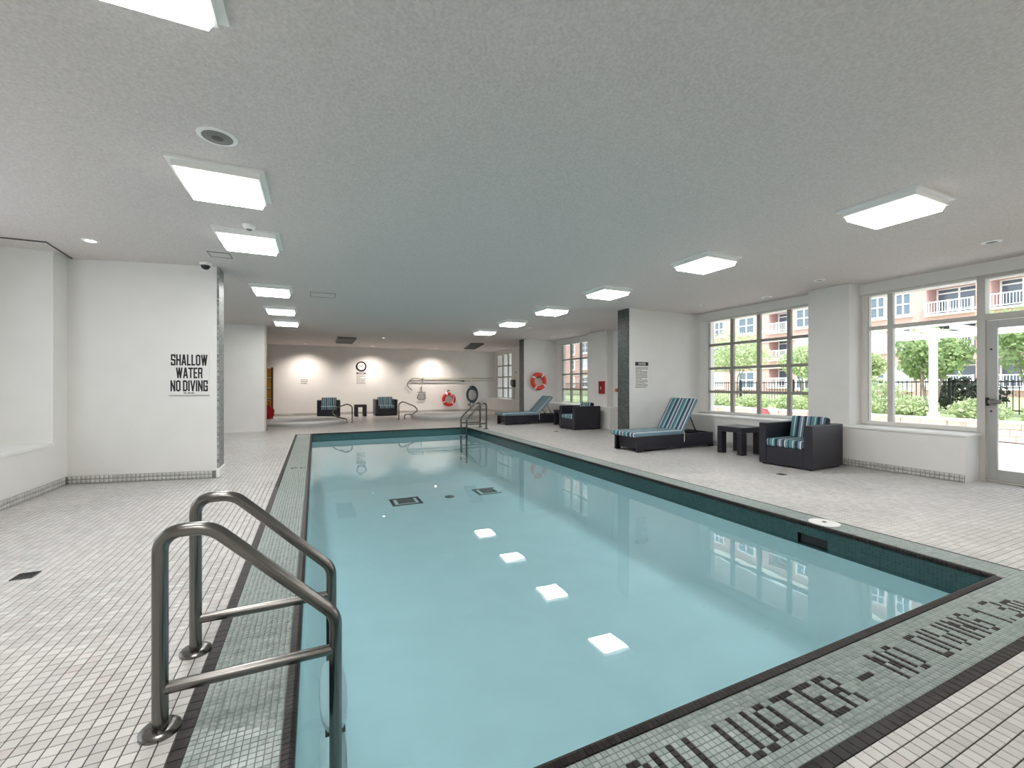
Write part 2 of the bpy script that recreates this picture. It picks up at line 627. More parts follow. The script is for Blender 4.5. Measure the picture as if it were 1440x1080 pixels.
# block with mosaic end at the left and wall beyond
MB().prism([(-1.23, 7.08), (-1.23, 7.43), (-3.8, 7.75), (-3.8, 7.42), (-2.9, 7.41)], -0.3, CE).build('wall_sign_side', M['paint'], kind='structure')
mc = MB().box(-1.232, -1.205, 7.085, 7.43, 0.13, CE).build('trim_mosaic_left', M['colmosaic_pale'], kind='structure')
MB().box(-1.235, -1.19, 7.07, 7.44, 0.0, 0.13).build('trim_corner_guard', M['white'], kind='structure', bevel=0.012)
wp = MB()
wp.box(-5.2, -5.0, 7.5, 20, -0.3, CE)
wp.box(-5.0, -1.25, 13.6, 13.78, -0.3, CE)
wp.build('wall_partition', M['paint'], kind='structure')
MB().box(-1.26, -1.225, 13.585, 13.79, 0, CE).build('trim_partition_edge', mat('casing', srgb(205, 192, 180), 0.5), kind='structure', bevel=0.006)

# right side: half walls, headers, solid parts
wr = MB()
for y0, y1 in ((2.64, 7.3), (10.05, 13.79), (14.1, YB)):
    wr.box(FX, WX + 0.2, y0, y1, -0.3, 0.6)
for y0, y1 in ((-3.2, 7.3), (11.0, 13.79), (14.1, YB)):
    wr.box(WX - 0.05, WX + 0.2, y0, y1, 2.74, CE)
wr.box(WX, WX + 0.2, 1.2, 1.45, -0.3, 2.74)
wr.box(WX, WX + 0.2, -3.2, 1.2, -0.3, 0.645)
wr.box(WX, WX + 0.2, -3.2, -2.9, 0.6, 2.74)
wr.box(WX, WX + 0.2, 2.64, 7.3, 0.6, 0.645)
for y0, y1 in ((7.06, 7.31), (3.985, 4.62), (13.52, 13.79), (10.6, 11.1), (14.1, 17.0), (19.45, YB)):
    wr.box(WX, WX + 0.2, y0, y1, 0.6, 2.74)
wr.box(WX, WX + 0.2, 7.6, 10.55, -0.3, CE)
wr.build('wall_right', M['paint'], kind='structure')
for n_, (y0, y1) in enumerate(((2.62, 7.3), (10.03, 13.79), (14.1, YB))):
    MB().box(FX - 0.025, WX, y0, y1, 0.6, 0.632).build('trim_%d' % (n_ + 1), M['white'], kind='structure', bevel=0.006)
for n_, (x, y0, y1) in enumerate(((7.8, 4.03, 4.66), (7.92, 10.5, 11.5), (7.85, 16.2, 17.2))):
    MB().box(x, WX + 0.2, y0, y1, -0.3, CE).build('pillar', M['paint'], kind='structure')
for x, y0, y1 in ((6.06, 7.3, 7.64), (6.75, 13.79, 14.1)):
    MB().box(x + 0.02, WX + 0.2, y0, y1, -0.3, CE).build('wall_stub', M['paint'], kind='structure')
    MB().box(x, x + 0.03, y0 - 0.004, y1 + 0.004, 0.0, CE).build('trim_mosaic_column', M['colmosaic'], kind='structure')

# tiled baseboards (two courses of 50 mm tiles)
def base_rects(L):
    return [(i * 0.05, (i + 1) * 0.05, j * 0.05, (j + 1) * 0.05) for i in range(int(L / 0.05)) for j in range(2)]


def baseboard(name, a, b, nrm):
    a, b = Vector(a), Vector(b)
    L = (b - a).length
    d = (b - a).normalized()
    root = MB()
    n3 = Vector(nrm)
    root.obox((a + b) / 2 + Vector((0, 0, 0.05)) + n3 * 0.003, d * L / 2, n3 * 0.003, (0, 0, 0.05))
    rt = root.build(name, M['grout_pale'], kind='structure')
    tile_grid('tiles', a + n3 * 0.006, d, (0, 0, 1), n3, base_rects(L), M['base_tile'], h=0.004, gap=0.005, parent=rt, kind='stuff')
    return rt


baseboard('baseboard_right', (FX, 2.64, 0), (FX, 7.3, 0), (-1, 0, 0))
baseboard('baseboard_right_far', (FX, 14.1, 0), (FX, YB, 0), (-1, 0, 0))
dv = Vector((-1.23 + 2.9, 7.08 - 7.41, 0)).normalized()
baseboard('baseboard_left_wall', (-2.9, 7.41, 0), (-1.24, 7.082, 0), (-0.194, -0.981, 0))
baseboard('baseboard_left', (-2.9, -1.0, 0), (-2.9, 7.4, 0), (1, 0, 0))
baseboard('baseboard_far', (-3.0, YB, 0), (7.7, YB, 0), (0, -1, 0))

# ------------------------------------------------------------------ deck tiles
def deck_cells():
    out = []
    for i in range(int(-3.0 / 0.05) - 2, int(7.75 / 0.05) + 1):
        x0 = T0X + i * 0.05
        x1 = x0 + 0.05
        for j in range(0, 130):
            y0 = T0Y + j * 0.05
            y1 = y0 + 0.05
            if x0 < -2.95 or x1 > 7.72: continue
            xc, yc = x0 + 0.025, y0 + 0.025
            if -0.46 < xc < 4.44 and yc > 0.86: continue
            iv = in_view(xc, yc)
            if iv is None or not (-60 < iv[0] < 1500) or iv[1] > 1130: continue
            if iv[2] > 6.2: continue
            out.append((x0, x1, y0, y1, iv))
    return out


cells = deck_cells()
vis = [c for c in cells if 0 < c[4][0] < 1440 and c[4][1] < 1080]
vis.sort(key=lambda c: c[4][2])
own = set(id(c) for c in vis[:295])
rest = [c[:4] for c in cells if id(c) not in own]
tile_grid('deck_tiles', (0, 0, -0.0028), (1, 0, 0), (0, 1, 0), (0, 0, 1), rest, M['tile'], h=0.0028, gap=0.0036, parent=floor, kind='stuff')
sub = MB()
gx = [c[0] for c in cells]
# grout bed under the laid tiles, just above the far deck surface
sub_r = []
cellset = {}
for c in cells:
    cellset.setdefault(round((c[2] - T0Y) / 0.05), []).append(c[0])
for j, xs in cellset.items():
    xs.sort()
    st = xs[0]; pv = xs[0]
    y0 = T0Y + j * 0.05
    for x in xs[1:] + [1e9]:
        if x - pv > 0.06:
            sub.add([(st, y0, -0.0022), (pv + 0.05, y0, -0.0022), (pv + 0.05, y0 + 0.05, -0.0022), (st, y0 + 0.05, -0.0022)], [(0, 1, 2, 3)])
            st = x
        pv = x
sub.build('grout_bed', M['grout'], floor)


def unit_tile(name, w, d, h, m_, gap=0.0036):
    a, b = w / 2 - gap / 2, d / 2 - gap / 2
    ch = 0.001
    mb = MB()
    mb.add([(-a, -b, 0), (a, -b, 0), (a, b, 0), (-a, b, 0), (-a + ch, -b + ch, h), (a - ch, -b + ch, h), (a - ch, b - ch, h), (-a + ch, b - ch, h)],
           [(4, 5, 6, 7), (0, 1, 5, 4), (1, 2, 6, 5), (2, 3, 7, 6), (3, 0, 4, 7)])
    return mb.mesh(name, m_)


me_t = unit_tile('tile', 0.05, 0.05, 0.0030, M['tile'])
for c in vis[:295]:
    put('tile', me_t, floor, loc=((c[0] + c[1]) / 2, (c[2] + c[3]) / 2, -0.0028))

# ------------------------------------------------------------------ pool coping
cop = MB()
cop.box(-0.46, 4.44, 0.86, PY0 - 0.03, -0.3, -0.0035)
cop.box(-0.46, PX0 - 0.03, PY0 - 0.03, PY1 + 0.04, -0.3, -0.0035)
cop.box(PX1 + 0.03, 4.44, PY0 - 0.03, PY1 + 0.04, -0.3, -0.0035)
cop.box(PX0 - 0.03, PX1 + 0.03, PY1 + 0.025, PY1 + 0.04, -0.3, -0.0035)
coping = cop.build('pool_coping', M['grout_pale'], kind='structure')

FONT = {
    'S': ["0111", "1000", "1000", "0110", "0001", "0001", "1110"],
    'H': ["1001", "1001", "1001", "1111", "1001", "1001", "1001"],
    'A': ["0110", "1001", "1001", "1001", "1111", "1001", "1001"],
    'L': ["1000", "1000", "1000", "1000", "1000", "1000", "1111"],
    'O': ["0110", "1001", "1001", "1001", "1001", "1001", "0110"],
    'W': ["1001001", "1001001", "1001001", "1001001", "1001001", "1001001", "0110110"],
    'T': ["11111", "00100", "00100", "00100", "00100", "00100", "00100"],
    'E': ["1111", "1000", "1000", "1110", "1000", "1000", "1111"],
    'R': ["1110", "1001", "1001", "1110", "1010", "1001", "1001"],
    'N': ["1001", "1101", "1101", "1011", "1011", "1001", "1001"],
    'D': ["1110", "1001", "1001", "1001", "1001", "1001", "1110"],
    'I': ["1", "1", "1", "1", "1", "1", "1"],
    'V': ["10001", "10001", "10001", "01010", "01010", "01010", "00100"],
    'G': ["0110", "1001", "1000", "1011", "1001", "1001", "0110"],
    '1': ["01", "11", "01", "01", "01", "01", "01"],
    '3': ["1110", "0001", "0001", "0110", "0001", "0001", "1110"],
    '.': ["0", "0", "0", "0", "0", "0", "1"],
    '-': ["0000", "0000", "0000", "1111", "0000", "0000", "0000"],
    'm': ["00000", "00000", "11110", "10101", "10101", "10101", "10101"],
}
letters = [('S', 12), ('H', 17), ('A', 22), ('L', 27), ('L', 32), ('O', 37), ('W', 42), ('W', 54), ('A', 62), ('T', 67), ('E', 73), ('R', 78),
           ('-', 86), ('N', 94), ('O', 99), ('D', 108), ('I', 113), ('V', 115), ('I', 121), ('N', 123), ('G', 128), ('1', 135), ('.', 138), ('3', 141), ('m', 146)]
darkset = set()
for ch, c0 in letters:
    for r_, row in enumerate(FONT[ch]):
        for k, b in enumerate(row):
            if b == '1': darkset.add((c0 + k, 3 + (6 - r_)))
mos = []      # x0,x1,y0,y1,mat
for i in range(-16, 177):
    for j in range(13):
        mos.append((i * 0.025, (i + 1) * 0.025, 0.91 + j * 0.025, 0.935 + j * 0.025, 1 if (i, j) in darkset else 0))
NL = int((PY1 - 1.235) / 0.025)
MARK = {(3, 5), (4, 5), (5, 5), (6, 5), (3, 6), (3, 7), (3, 8), (4, 8), (5, 8), (6, 8), (8, 5), (9, 5), (10, 5), (8, 7), (8, 8), (10, 8), (4, 10), (5, 10)}
for j in range(NL):
    y0 = 1.235 + j * 0.025
    yy = round((y0 - 7.2) / 0.025)
    for i in range(12):
        dk = 1 if (i, yy) in MARK else 0
        mos.append((-0.41 + i * 0.025, -0.385 + i * 0.025, y0, y0 + 0.025, dk))
    for i in range(10):
        mos.append((4.165 + i * 0.025, 4.19 + i * 0.025, y0, y0 + 0.025, 0))


def split_near(rects, n):
    sc = []
    for k, r in enumerate(rects):
        iv = in_view((r[0] + r[1]) / 2, (r[2] + r[3]) / 2)
        if iv and 0 < iv[0] < 1440 and iv[1] < 1080:
            sc.append((iv[2], k))
    sc.sort()
    s_ = set(k for _, k in sc[:n])
    return [rects[k] for k in sorted(s_)], [r for k, r in enumerate(rects) if k not in s_]


near, far_ = split_near(mos, 290)
tile_grid('mosaic_tiles', (0, 0, -0.0035), (1, 0, 0), (0, 1, 0), (0, 0, 1), [r[:4] for r in far_], [M['mosaic'], M['dark']],
          h=0.0035, gap=0.0020, midx=[r[4] for r in far_], parent=coping, kind='stuff')
me_m = [unit_tile('mosaic_tile', 0.025, 0.025, 0.0035, M['mosaic'], 0.0020), unit_tile('dark_mosaic_tile', 0.025, 0.025, 0.0035, M['dark'], 0.0020)]
for r in near:
    put('mosaic_tile', me_m[r[4]], coping, loc=((r[0] + r[1]) / 2, (r[2] + r[3]) / 2, -0.0035), **({'label': 'near-black lettering tile'} if r[4] else {}))
# black 50 mm border tiles
bd = [(-0.46 + i * 0.05, -0.41 + i * 0.05, 0.86, 0.91) for i in range(98)]
bd += [(-0.46, -0.41, 0.91 + j * 0.05, 0.96 + j * 0.05) for j in range(229)]
near, far_ = split_near(bd, 120)
tile_grid('border_tiles', (0, 0, -0.0035), (1, 0, 0), (0, 1, 0), (0, 0, 1), far_ + [(4.418, 4.438, 0.91 + j * 0.05, 0.96 + j * 0.05) for j in range(229)], M['dark'], h=0.0035, gap=0.0020, parent=coping, kind='stuff')
me_b = unit_tile('border_tile', 0.05, 0.05, 0.0035, M['dark'], 0.0020)
for r in near:
    put('border_tile', me_b, coping, loc=((r[0] + r[1]) / 2, (r[2] + r[3]) / 2, -0.0035))


# rounded black nosing tiles round the water's edge: local x along the edge, profile rolls towards +y (the water)
def nosing_mesh(name, L):
    prof = [(-0.038, -0.003), (-0.037, 0.003), (-0.012, 0.006), (0.0, 0.003), (0.006, -0.006), (0.007, -0.026), (0.0, -0.026)]
    a = L / 2 - 0.0011
    n = len(prof)
    mb = MB()
    mb.add([(-a, y, z) for y, z in prof] + [(a, y, z) for y, z in prof],
           [(i, i + 1, n + i + 1, n + i) for i in range(n - 1)] + [tuple(range(n))[::-1], tuple(range(n, 2 * n))])
    return mb.mesh(name, M['dark'], smooth=False)


me_n = nosing_mesh('nosing_tile', 0.025)
edges = []
for k in range(168): edges.append((PX0 + 0.0125 + k * 0.025, PY0, 0.0))
for k in range(443): edges.append((PX0, PY0 + 0.0125 + k * 0.025, -PI / 2))
for k in range(443): edges.append((PX1, PY0 + 0.0125 + k * 0.025, PI / 2))
for k in range(168): edges.append((PX0 + 0.0125 + k * 0.025, PY1, PI))
scn = []
for k, e in enumerate(edges):
    iv = in_view(e[0], e[1])
    if iv and 0 < iv[0] < 1440 and iv[1] < 1080: scn.append((iv[2], k))
scn.sort()
ownn = set(k for _, k in scn[:150])
mbn = MB()
vv = [v.co.copy() for v in me_n.vertices]
ff = [tuple(p.vertices) for p in me_n.polygons]
for k, (x, y, a) in enumerate(edges):
    if k in ownn:
        put('nosing_tile', me_n, coping, loc=(x, y, 0), rot=(0, 0, a))
    else:
        R = Matrix.Translation((x, y, 0)) @ Matrix.Rotation(a, 4, 'Z')
        mbn.add([R @ v for v in vv], ff)
mbn.build('nosing_tiles', M['dark'], coping, kind='stuff')
# grout bed of the nosing: pale fill
gb = MB()
gb.box(PX0 - 0.04, PX1 + 0.04, PY0 - 0.036, PY0 - 0.0, -0.03, -0.0005)
gb.box(PX0 - 0.036, PX0 - 0.0, PY0, PY1, -0.03, -0.0005)
gb.box(PX1 + 0.0, PX1 + 0.036, PY0, PY1, -0.03, -0.0005)
gb.box(PX0 - 0.04, PX1 + 0.04, PY1, PY1 + 0.036, -0.03, -0.0005)
gb.build('nosing_bed', mat('pale_joint', srgb(150, 146, 144), 0.9), coping)
MB().box(-0.40, -0.12, 11.9, 11.95, -0.003, 0.0012).build('marker_tile', M['white'], coping)

# ------------------------------------------------------------------ pool basin and water
bz = MB()
BB = -0.215
SK0, SK1, SKT, SKB = 2.30, 2.56, -0.105, -0.2   # skimmer mouth in the right wall
RC = 0.42
rings = [(0.0, BB)] + [(RC * (1 - math.cos(i * PI / 16)), DEPTH + RC * (1 - math.sin(i * PI / 16))) for i in range(9)]
rv = []
for ins, z in rings:
    rv += [(PX0 + ins, PY0 + ins, z), (PX1 - ins, PY0 + ins, z), (PX1 - ins, PY1 - ins, z), (PX0 + ins, PY1 - ins, z)]
rf = [(4 * i + k, 4 * i + (k + 1) % 4, 4 * i + 4 + (k + 1) % 4, 4 * i + 4 + k) for i in range(len(rings) - 1) for k in range(4)]
nn_ = 4 * (len(rings) - 1)
rf.append((nn_, nn_ + 1, nn_ + 2, nn_ + 3))
bz.add(rv, rf, 0)
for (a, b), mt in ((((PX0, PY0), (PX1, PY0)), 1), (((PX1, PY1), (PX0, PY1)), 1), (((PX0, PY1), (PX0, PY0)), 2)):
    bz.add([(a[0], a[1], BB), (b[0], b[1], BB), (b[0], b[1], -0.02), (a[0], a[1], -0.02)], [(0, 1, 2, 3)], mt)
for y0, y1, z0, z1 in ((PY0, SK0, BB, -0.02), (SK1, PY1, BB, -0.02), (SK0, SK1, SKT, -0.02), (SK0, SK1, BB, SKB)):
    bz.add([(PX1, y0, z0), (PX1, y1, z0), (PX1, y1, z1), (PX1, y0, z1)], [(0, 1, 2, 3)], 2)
me = bpy.data.meshes.new('pool_basin')
me.from_pydata(bz.v, [], bz.f)
for x in (M['plaster'], M['band_x'], M['band_y']): me.materials.append(x)
me.polygons.foreach_set('material_index', bz.m)
me.shade_smooth()
me.set_sharp_from_angle(angle=math.radians(30))
basin = put('pool_basin', me, kind='structure')
sk = MB()
sk.add([(PX1, SK0, SKB), (PX1, SK1, SKB), (PX1, SK1, SKT), (PX1, SK0, SKT), (PX1 + 0.029, SK0, SKB), (PX1 + 0.029, SK1, SKB), (PX1 + 0.029, SK1, SKT), (PX1 + 0.029, SK0, SKT)],
       [(4, 5, 6, 7), (0, 1, 5, 4), (2, 3, 7, 6), (1, 2, 6, 5), (3, 0, 4, 7)])
sk.build('skimmer_mouth', M['black'], basin)  # shallow pocket; the opening's inner darkness is put into its black colour
wt = MB().add([(PX0, PY0, WL), (PX1, PY0, WL), (PX1, PY1, WL), (PX0, PY1, WL)], [(0, 1, 2, 3)])
wt.build('water', M['water'], kind='stuff', label='clear pale turquoise water filling the long indoor pool')

# square drains on the pool floor
def pool_drain(name, x, y, m_, label):
    r = empty(name, (x, y, DEPTH), label=label, cat='drain')
    f = MB()
    for x0, x1, y0, y1 in ((-0.3, 0.3, -0.27, -0.21), (-0.3, 0.3, 0.21, 0.27), (-0.3, -0.24, -0.21, 0.21), (0.24, 0.3, -0.21, 0.21)):
        f.box(x0, x1, y0, y1, 0.0, 0.008)
    f.build('frame', m_, r)
    MB().box(-0.17, 0.17, -0.14, 0.14, 0, 0.012).build('base', M['grille'], r)
    for k in range(7):
        MB().box(-0.16, 0.16, -0.13 + k * 0.04, -0.11 + k * 0.04, 0.012, 0.02).build('slat', M['grille'], r)


pool_drain('floor_drain', 1.70, 8.95, M['dark'], 'square main drain with dark tile border on the pool floor')
pool_drain('floor_drain', 3.55, 9.05, M['grille'], 'square main drain with pale grey border near the pool\'s window side')
dd = empty('round_drain', (2.62, 8.93, DEPTH), label='small round grey inlet cover between the two square pool drains', cat='drain')
MB().lathe([(0.1, 0), (0.1, 0.01), (0.085, 0.016), (0.0, 0.016)], n=24).build('cover', M['grille'], dd, smooth=True)
MB().lathe([(0.02, 0.016), (0.02, 0.022), (0.0, 0.022)], n=12).build('screw', M['steel'], dd)

# skimmer lid on the coping
sl = empty('skimmer_lid', (4.29, 2.42, 0), label='round white skimmer lid set in the window side pool edge', cat='lid')
MB().lathe([(0.122, -0.002), (0.122, 0.005), (0.11, 0.008), (0.0, 0.008)], n=32).build('cover', M['white'], sl, smooth=True)
MB().lathe([(0.018, 0.008), (0.018, 0.012), (0, 0.012)], n=12).build('finger_hole', M['darkgrey'], sl)


def deck_drain(x, y, s_, label):
    r = empty('deck_drain', (x, y, 0), label=label, cat='drain')
    MB().box(-s_, s_, -s_, s_, -0.002, 0.0022).build('base', M['black'], r)
    f = MB()
    w = s_ * 0.14
    for a in ((-s_, s_, -s_, -s_ + w), (-s_, s_, s_ - w, s_), (-s_, -s_ + w, -s_ + w, s_ - w), (s_ - w, s_, -s_ + w, s_ - w)):
        f.box(*a, 0.0022, 0.005)
    f.build('frame', M['darkgrey'], r)
    for k in range(5):
        yy = -s_ * 0.62 + k * s_ * 0.31
        MB().box(-s_ * 0.8, s_ * 0.8, yy - s_ * 0.06, yy + s_ * 0.06, 0.0022, 0.0045).build('slat', M['darkgrey'], r)


deck_drain(-1.76, 3.97, 0.055, 'small square dark floor drain in tiles beside the ladder side wall')
deck_drain(6.05, 3.98, 0.05, 'small square dark floor drain before the large armchair')
deck_drain(6.0, 10.2, 0.05, 'small square dark floor drain near the second armchair along the windows')


# ------------------------------------------------------------------ pool ladders
def ladder(loc, rz, label):
    r = empty('pool_ladder', loc, rz, label=label, cat='ladder', group=None)
    R_ = 0.0255
    path = [(0, 0, -0.01), (0, 0, 0.735), (0.155, 0, 0.735), (0.31, 0, 0.585), (0.60, 0, 0.30), (0.60, 0, -0.95)]
    pts = fillet(path, [0.13, 0.13, 0.10, 0.11], n=8)
    hm = MB().tube(pts, R_, n=16).mesh('handrail', M['steel'], smooth=True)
    fm = MB().lathe([(0.064, 0.0), (0.064, 0.012), (0.055, 0.02), (0.03, 0.022)], n=28).mesh('flange', M['steel'], smooth=True)
    cm = MB().tube([(0.0, 0, 0.155), (0.60, 0, 0.155)], 0.0215, n=14).mesh('crossbar', M['steel'], smooth=True)
    for y in (0, 0.52):
        h = put('handrail', hm, r, loc=(0, y, 0))
        put('flange', fm, h)
        put('crossbar', cm, r, loc=(0, y, 0))
    for k, z in enumerate((-0.2, -0.50, -0.80)):
        st = MB()
        n = 16
        poly = []
        for i in range(n):
            a = 2 * PI * i / n
            ca, sa = math.cos(a), math.sin(a)
            poly.append((0.60 + 0.062 * math.copysign(abs(ca) ** 0.7, ca), 0.26 + 0.255 * math.copysign(abs(sa) ** 0.8, sa)))
        st.prism(poly, z - 0.012, z + 0.012)
        st.build('step', M['white'], r, bevel=0.004)
        for q in (0.02, 0.47):
            MB().box(0.56, 0.64, q, q + 0.03, z - 0.03, z - 0.012).build('bracket', M['darkgrey'], r)
    return r


ladder((-0.52, 1.985, 0), 0, 'tall brushed steel pool ladder standing nearest, on the entry side of the pool')
ladder((4.52, 12.18, 0), PI, 'small distant steel pool ladder at the far corner of the pool')

# spa grab rails
for Y_, pts in ((15.45, [(0.97, 0), (0.97, 0.13), (0.66, 0.2), (0.50, 0.36), (0.62, 0.5), (0.98, 0.63), (1.14, 0.56), (1.14, 0.0)]),
                (16.05, [(2.79, 0), (2.79, 0.58), (2.93, 0.66), (3.36, 0.48), (3.50, 0.33), (3.30, 0.19), (3.00, 0.19), (2.99, 0.0)])):
    P3 = [(x, Y_, z) for x, z in pts]
    x0, x1 = pts[0][0], pts[-1][0]
    rr_ = empty('spa_grab_rail', (0, 0, 0), label='looped steel grab rail beside the %s' % ('left hot tub rim, low loop turned to the tub' if Y_ < 16 else 'hot tub under the red coil'), cat='handrail', group='spa rails')
    MB().tube(fillet(P3, 0.12, 5), 0.021, n=10).build('rail', M['steel'], rr_, smooth=True)
    for x in (x0, x1):
        MB().lathe([(0.045, 0), (0.045, 0.01), (0.022, 0.014)], (x, Y_, 0), n=16).build('flange', M['steel'], rr_, smooth=True)

# hot tubs: raised white rim, tub shell and water
for cx, cy, lab in ((-0.30, 15.9, 'round hot tub with raised white rim beside the partition'), (4.58, 16.6, 'round hot tub with white rim below the wall poles')):
    h = empty('hot_tub', (cx, cy, 0), label=lab, cat='hot tub')
    MB().lathe([(1.20, 0.0), (1.20, 0.055), (1.265, 0.065), (1.27, 0.11), (1.25, 0.135), (1.12, 0.14), (1.05, 0.11), (1.03, 0.012)], n=64, caps=False).build('rim', M['white'], h, smooth=True)
    MB().lathe([(1.04, 0.05), (0.99, 0.006), (0.0, 0.006)], n=64, caps=False).build('shell', M['white'], h, smooth=True)
    MB().lathe([(1.035, 0.03), (0.0, 0.03)], n=64, caps=False).build('water', M['glass'], h)


# ------------------------------------------------------------------ furniture
def armchair(loc, rz, label, w=0.80, d=0.90, hgt=0.665, pillow=True, stripe='stripe', group=None):
    r = empty('wicker_armchair', loc, rz, label=label, cat='armchair', group=group)
    t_ = 0.12
    hw = w / 2
    y0 = 0
    # front at y=0, back at y=d
    MB().box(-hw, -hw + t_, 0, d, 0.015, hgt).build('armrest', M['wicker'], r, bevel=0.012)
    MB().box(hw - t_, hw, 0, d, 0.015, hgt).build('armrest', M['wicker'], r, bevel=0.012)
    MB().box(-hw + t_, hw - t_, d - t_, d, 0.015, hgt - 0.004).build('backrest', M['wicker'], r, bevel=0.01)
    MB().box(-hw + t_, hw - t_, 0.004, d - t_, 0.015, 0.30).build('seat', M['wicker'], r, bevel=0.01)
    cu = MB().box(-hw + t_ + 0.004, hw - t_ - 0.004, -0.02, d - t_ - 0.01, 0.30, 0.425)
    cu.build('seat_cushion', M[stripe], r, bevel=0.035, seg=4)
    cw = hw - t_ - 0.015
    c = Vector((0.03, d - t_ - 0.12, 0.575))
    tilt = math.radians(-14)
    up = Vector((0, -math.sin(tilt), math.cos(tilt)))
    fw = Vector((0, math.cos(tilt), math.sin(tilt)))
    MB().obox(c, (cw, 0, 0), fw * 0.07, up * 0.19).build('back_cushion', M[stripe], r, bevel=0.035, seg=4)
    for x in (-hw + 0.05, hw - 0.05):
        for y in (0.05, d - 0.05):
            MB().lathe([(0.02, 0.0), (0.02, 0.016)], (x, y, 0), n=10).build('foot', M['black'], r)
    return r


armchair((6.645, 4.33, 0), math.radians(-86), 'black wicker armchair with striped cushions nearest the glass door', group='armchairs')
armchair((6.60, 10.62, 0), math.radians(-88), 'black wicker armchair with pale seat cushion below the red cabinet', group='armchairs')
armchair((0.49, 18.3, 0), 0, 'black wicker armchair by the far wall beneath the small white notice', w=0.84, stripe='stripe_fine', group='armchairs')
armchair((2.69, 18.3, 0), 0, 'black wicker armchair by the far wall between grab rail and clock', w=0.88, stripe='stripe_fine', group='armchairs')


def lounger(loc, rz, angle, label):
    r = empty('sun_lounger', loc, rz, label=label, cat='sun lounger', group='sun loungers')
    L, hw, hz = 2.08, 0.33, 0.29
    # foot end at y=0, head at y=L
    for s_ in (-1, 1):
        x0, x1 = (-hw, -hw + 0.05) if s_ < 0 else (hw - 0.05, hw)
        m_ = MB()
        m_.box(x0, x1, 0, L, 0.035, hz)
        m_.build('side_panel', M['wicker'], r, bevel=0.008)
        for y in (0.0, L - 0.12):
            MB().box(x0, x1, y, y + 0.12, 0.0, 0.036).build('foot', M['wicker'], r)
    MB().box(-hw + 0.05, hw - 0.05, 0.06, 0.10, 0.05, hz - 0.01).build('end_panel', M['wicker'], r)
    MB().box(-hw + 0.05, hw - 0.05, L - 0.05, L, 0.035, hz).build('end_panel', M['wicker'], r)
    MB().box(-hw + 0.05, hw - 0.05, 0.0, 1.28, hz - 0.035, hz - 0.005).build('deck', M['wicker'], r)
    yh = 1.22
    a = math.radians(angle)
    d_ = Vector((0, math.cos(a), math.sin(a)))
    n_ = Vector((0, -math.sin(a), math.cos(a)))
    Lb = 0.74
    p0 = Vector((0, yh, hz + 0.0))
    MB().obox(p0 + d_ * Lb / 2 + n_ * 0.012, (hw - 0.055, 0, 0), d_ * Lb / 2, n_ * 0.012).build('backrest', M['wicker'], r, bevel=0.006)
    MB().box(-hw - 0.005, hw + 0.005, -0.1, yh + 0.03, hz, hz + 0.085).build('seat_cushion', M['stripe'], r, bevel=0.03, seg=4)
    bc = MB()
    bc.obox(p0 + d_ * (Lb / 2 + 0.03) + n_ * 0.065, (hw + 0.005, 0, 0), d_ * (Lb / 2 + 0.02), n_ * 0.042)
    bc.build('back_cushion', M['stripe'], r, bevel=0.03, seg=4)
    q = p0 + d_ * Lb * 0.62
    for x in (-hw + 0.09, hw - 0.09):
        MB().tube([(x, q.y, q.z), (x, yh + Lb * 0.62 * math.cos(a) + 0.22, hz - 0.02)], 0.011, n=8).build('support_strut', M['black'], r)
    MB().box(-hw + 0.05, hw - 0.05, yh + 0.55, yh + 0.62, hz - 0.04, hz + 0.0).build('support_rail', M['wicker'], r)
    xs = hw + 0.008
    MB().tube([(xs, yh, hz + 0.05), (xs + 0.004, yh + 0.003, hz - 0.02), (xs, yh, 0.14)], 0.006, n=6).build('tie_cord', M['paper'], r)
    return r


lounger((5.50, 6.70, 0), math.radians(-88), 57, 'black wicker sun lounger with steep striped backrest beside the slatted rules notice')
lounger((5.47, 12.78, 0), math.radians(-89), 44, 'black wicker sun lounger with low striped backrest below the orange life ring')


def side_table(loc, rz, w, d, hgt, label):
    r = empty('side_table', loc, rz, label=label, cat='side table', group='side tables')
    hw, hd = w / 2, d / 2
    MB().box(-hw, hw, -hd, hd, hgt - 0.10, hgt).build('top', M['wicker'], r, bevel=0.008)
    for sx in (-1, 1):
        for sy in (-1, 1):
            x0, x1 = sorted((sx * hw, sx * (hw - 0.13)))
            y0, y1 = sorted((sy * hd, sy * (hd - 0.10)))
            MB().box(x0, x1, y0, y1, 0.0, hgt - 0.10).build('leg', M['wicker'], r, bevel=0.006)
    return r


side_table((7.24, 5.56, 0), 0, 0.56, 0.52, 0.505, 'low black wicker side table between the steep lounger and nearest armchair')
side_table((7.25, 11.85, 0), 0, 0.5, 0.42, 0.48, 'low black wicker side table behind the second armchair by the windows')
side_table((1.68, 18.55, 0), 0, 0.46, 0.44, 0.47, 'low black wicker side table by the far wall beneath the clock')


# ------------------------------------------------------------------ ceiling lights
def ceiling_light(label, lx, ly):
    r = empty('ceiling_light', (lx, ly, CE), label=label, cat='ceiling light', group='square ceiling lights')
    return r


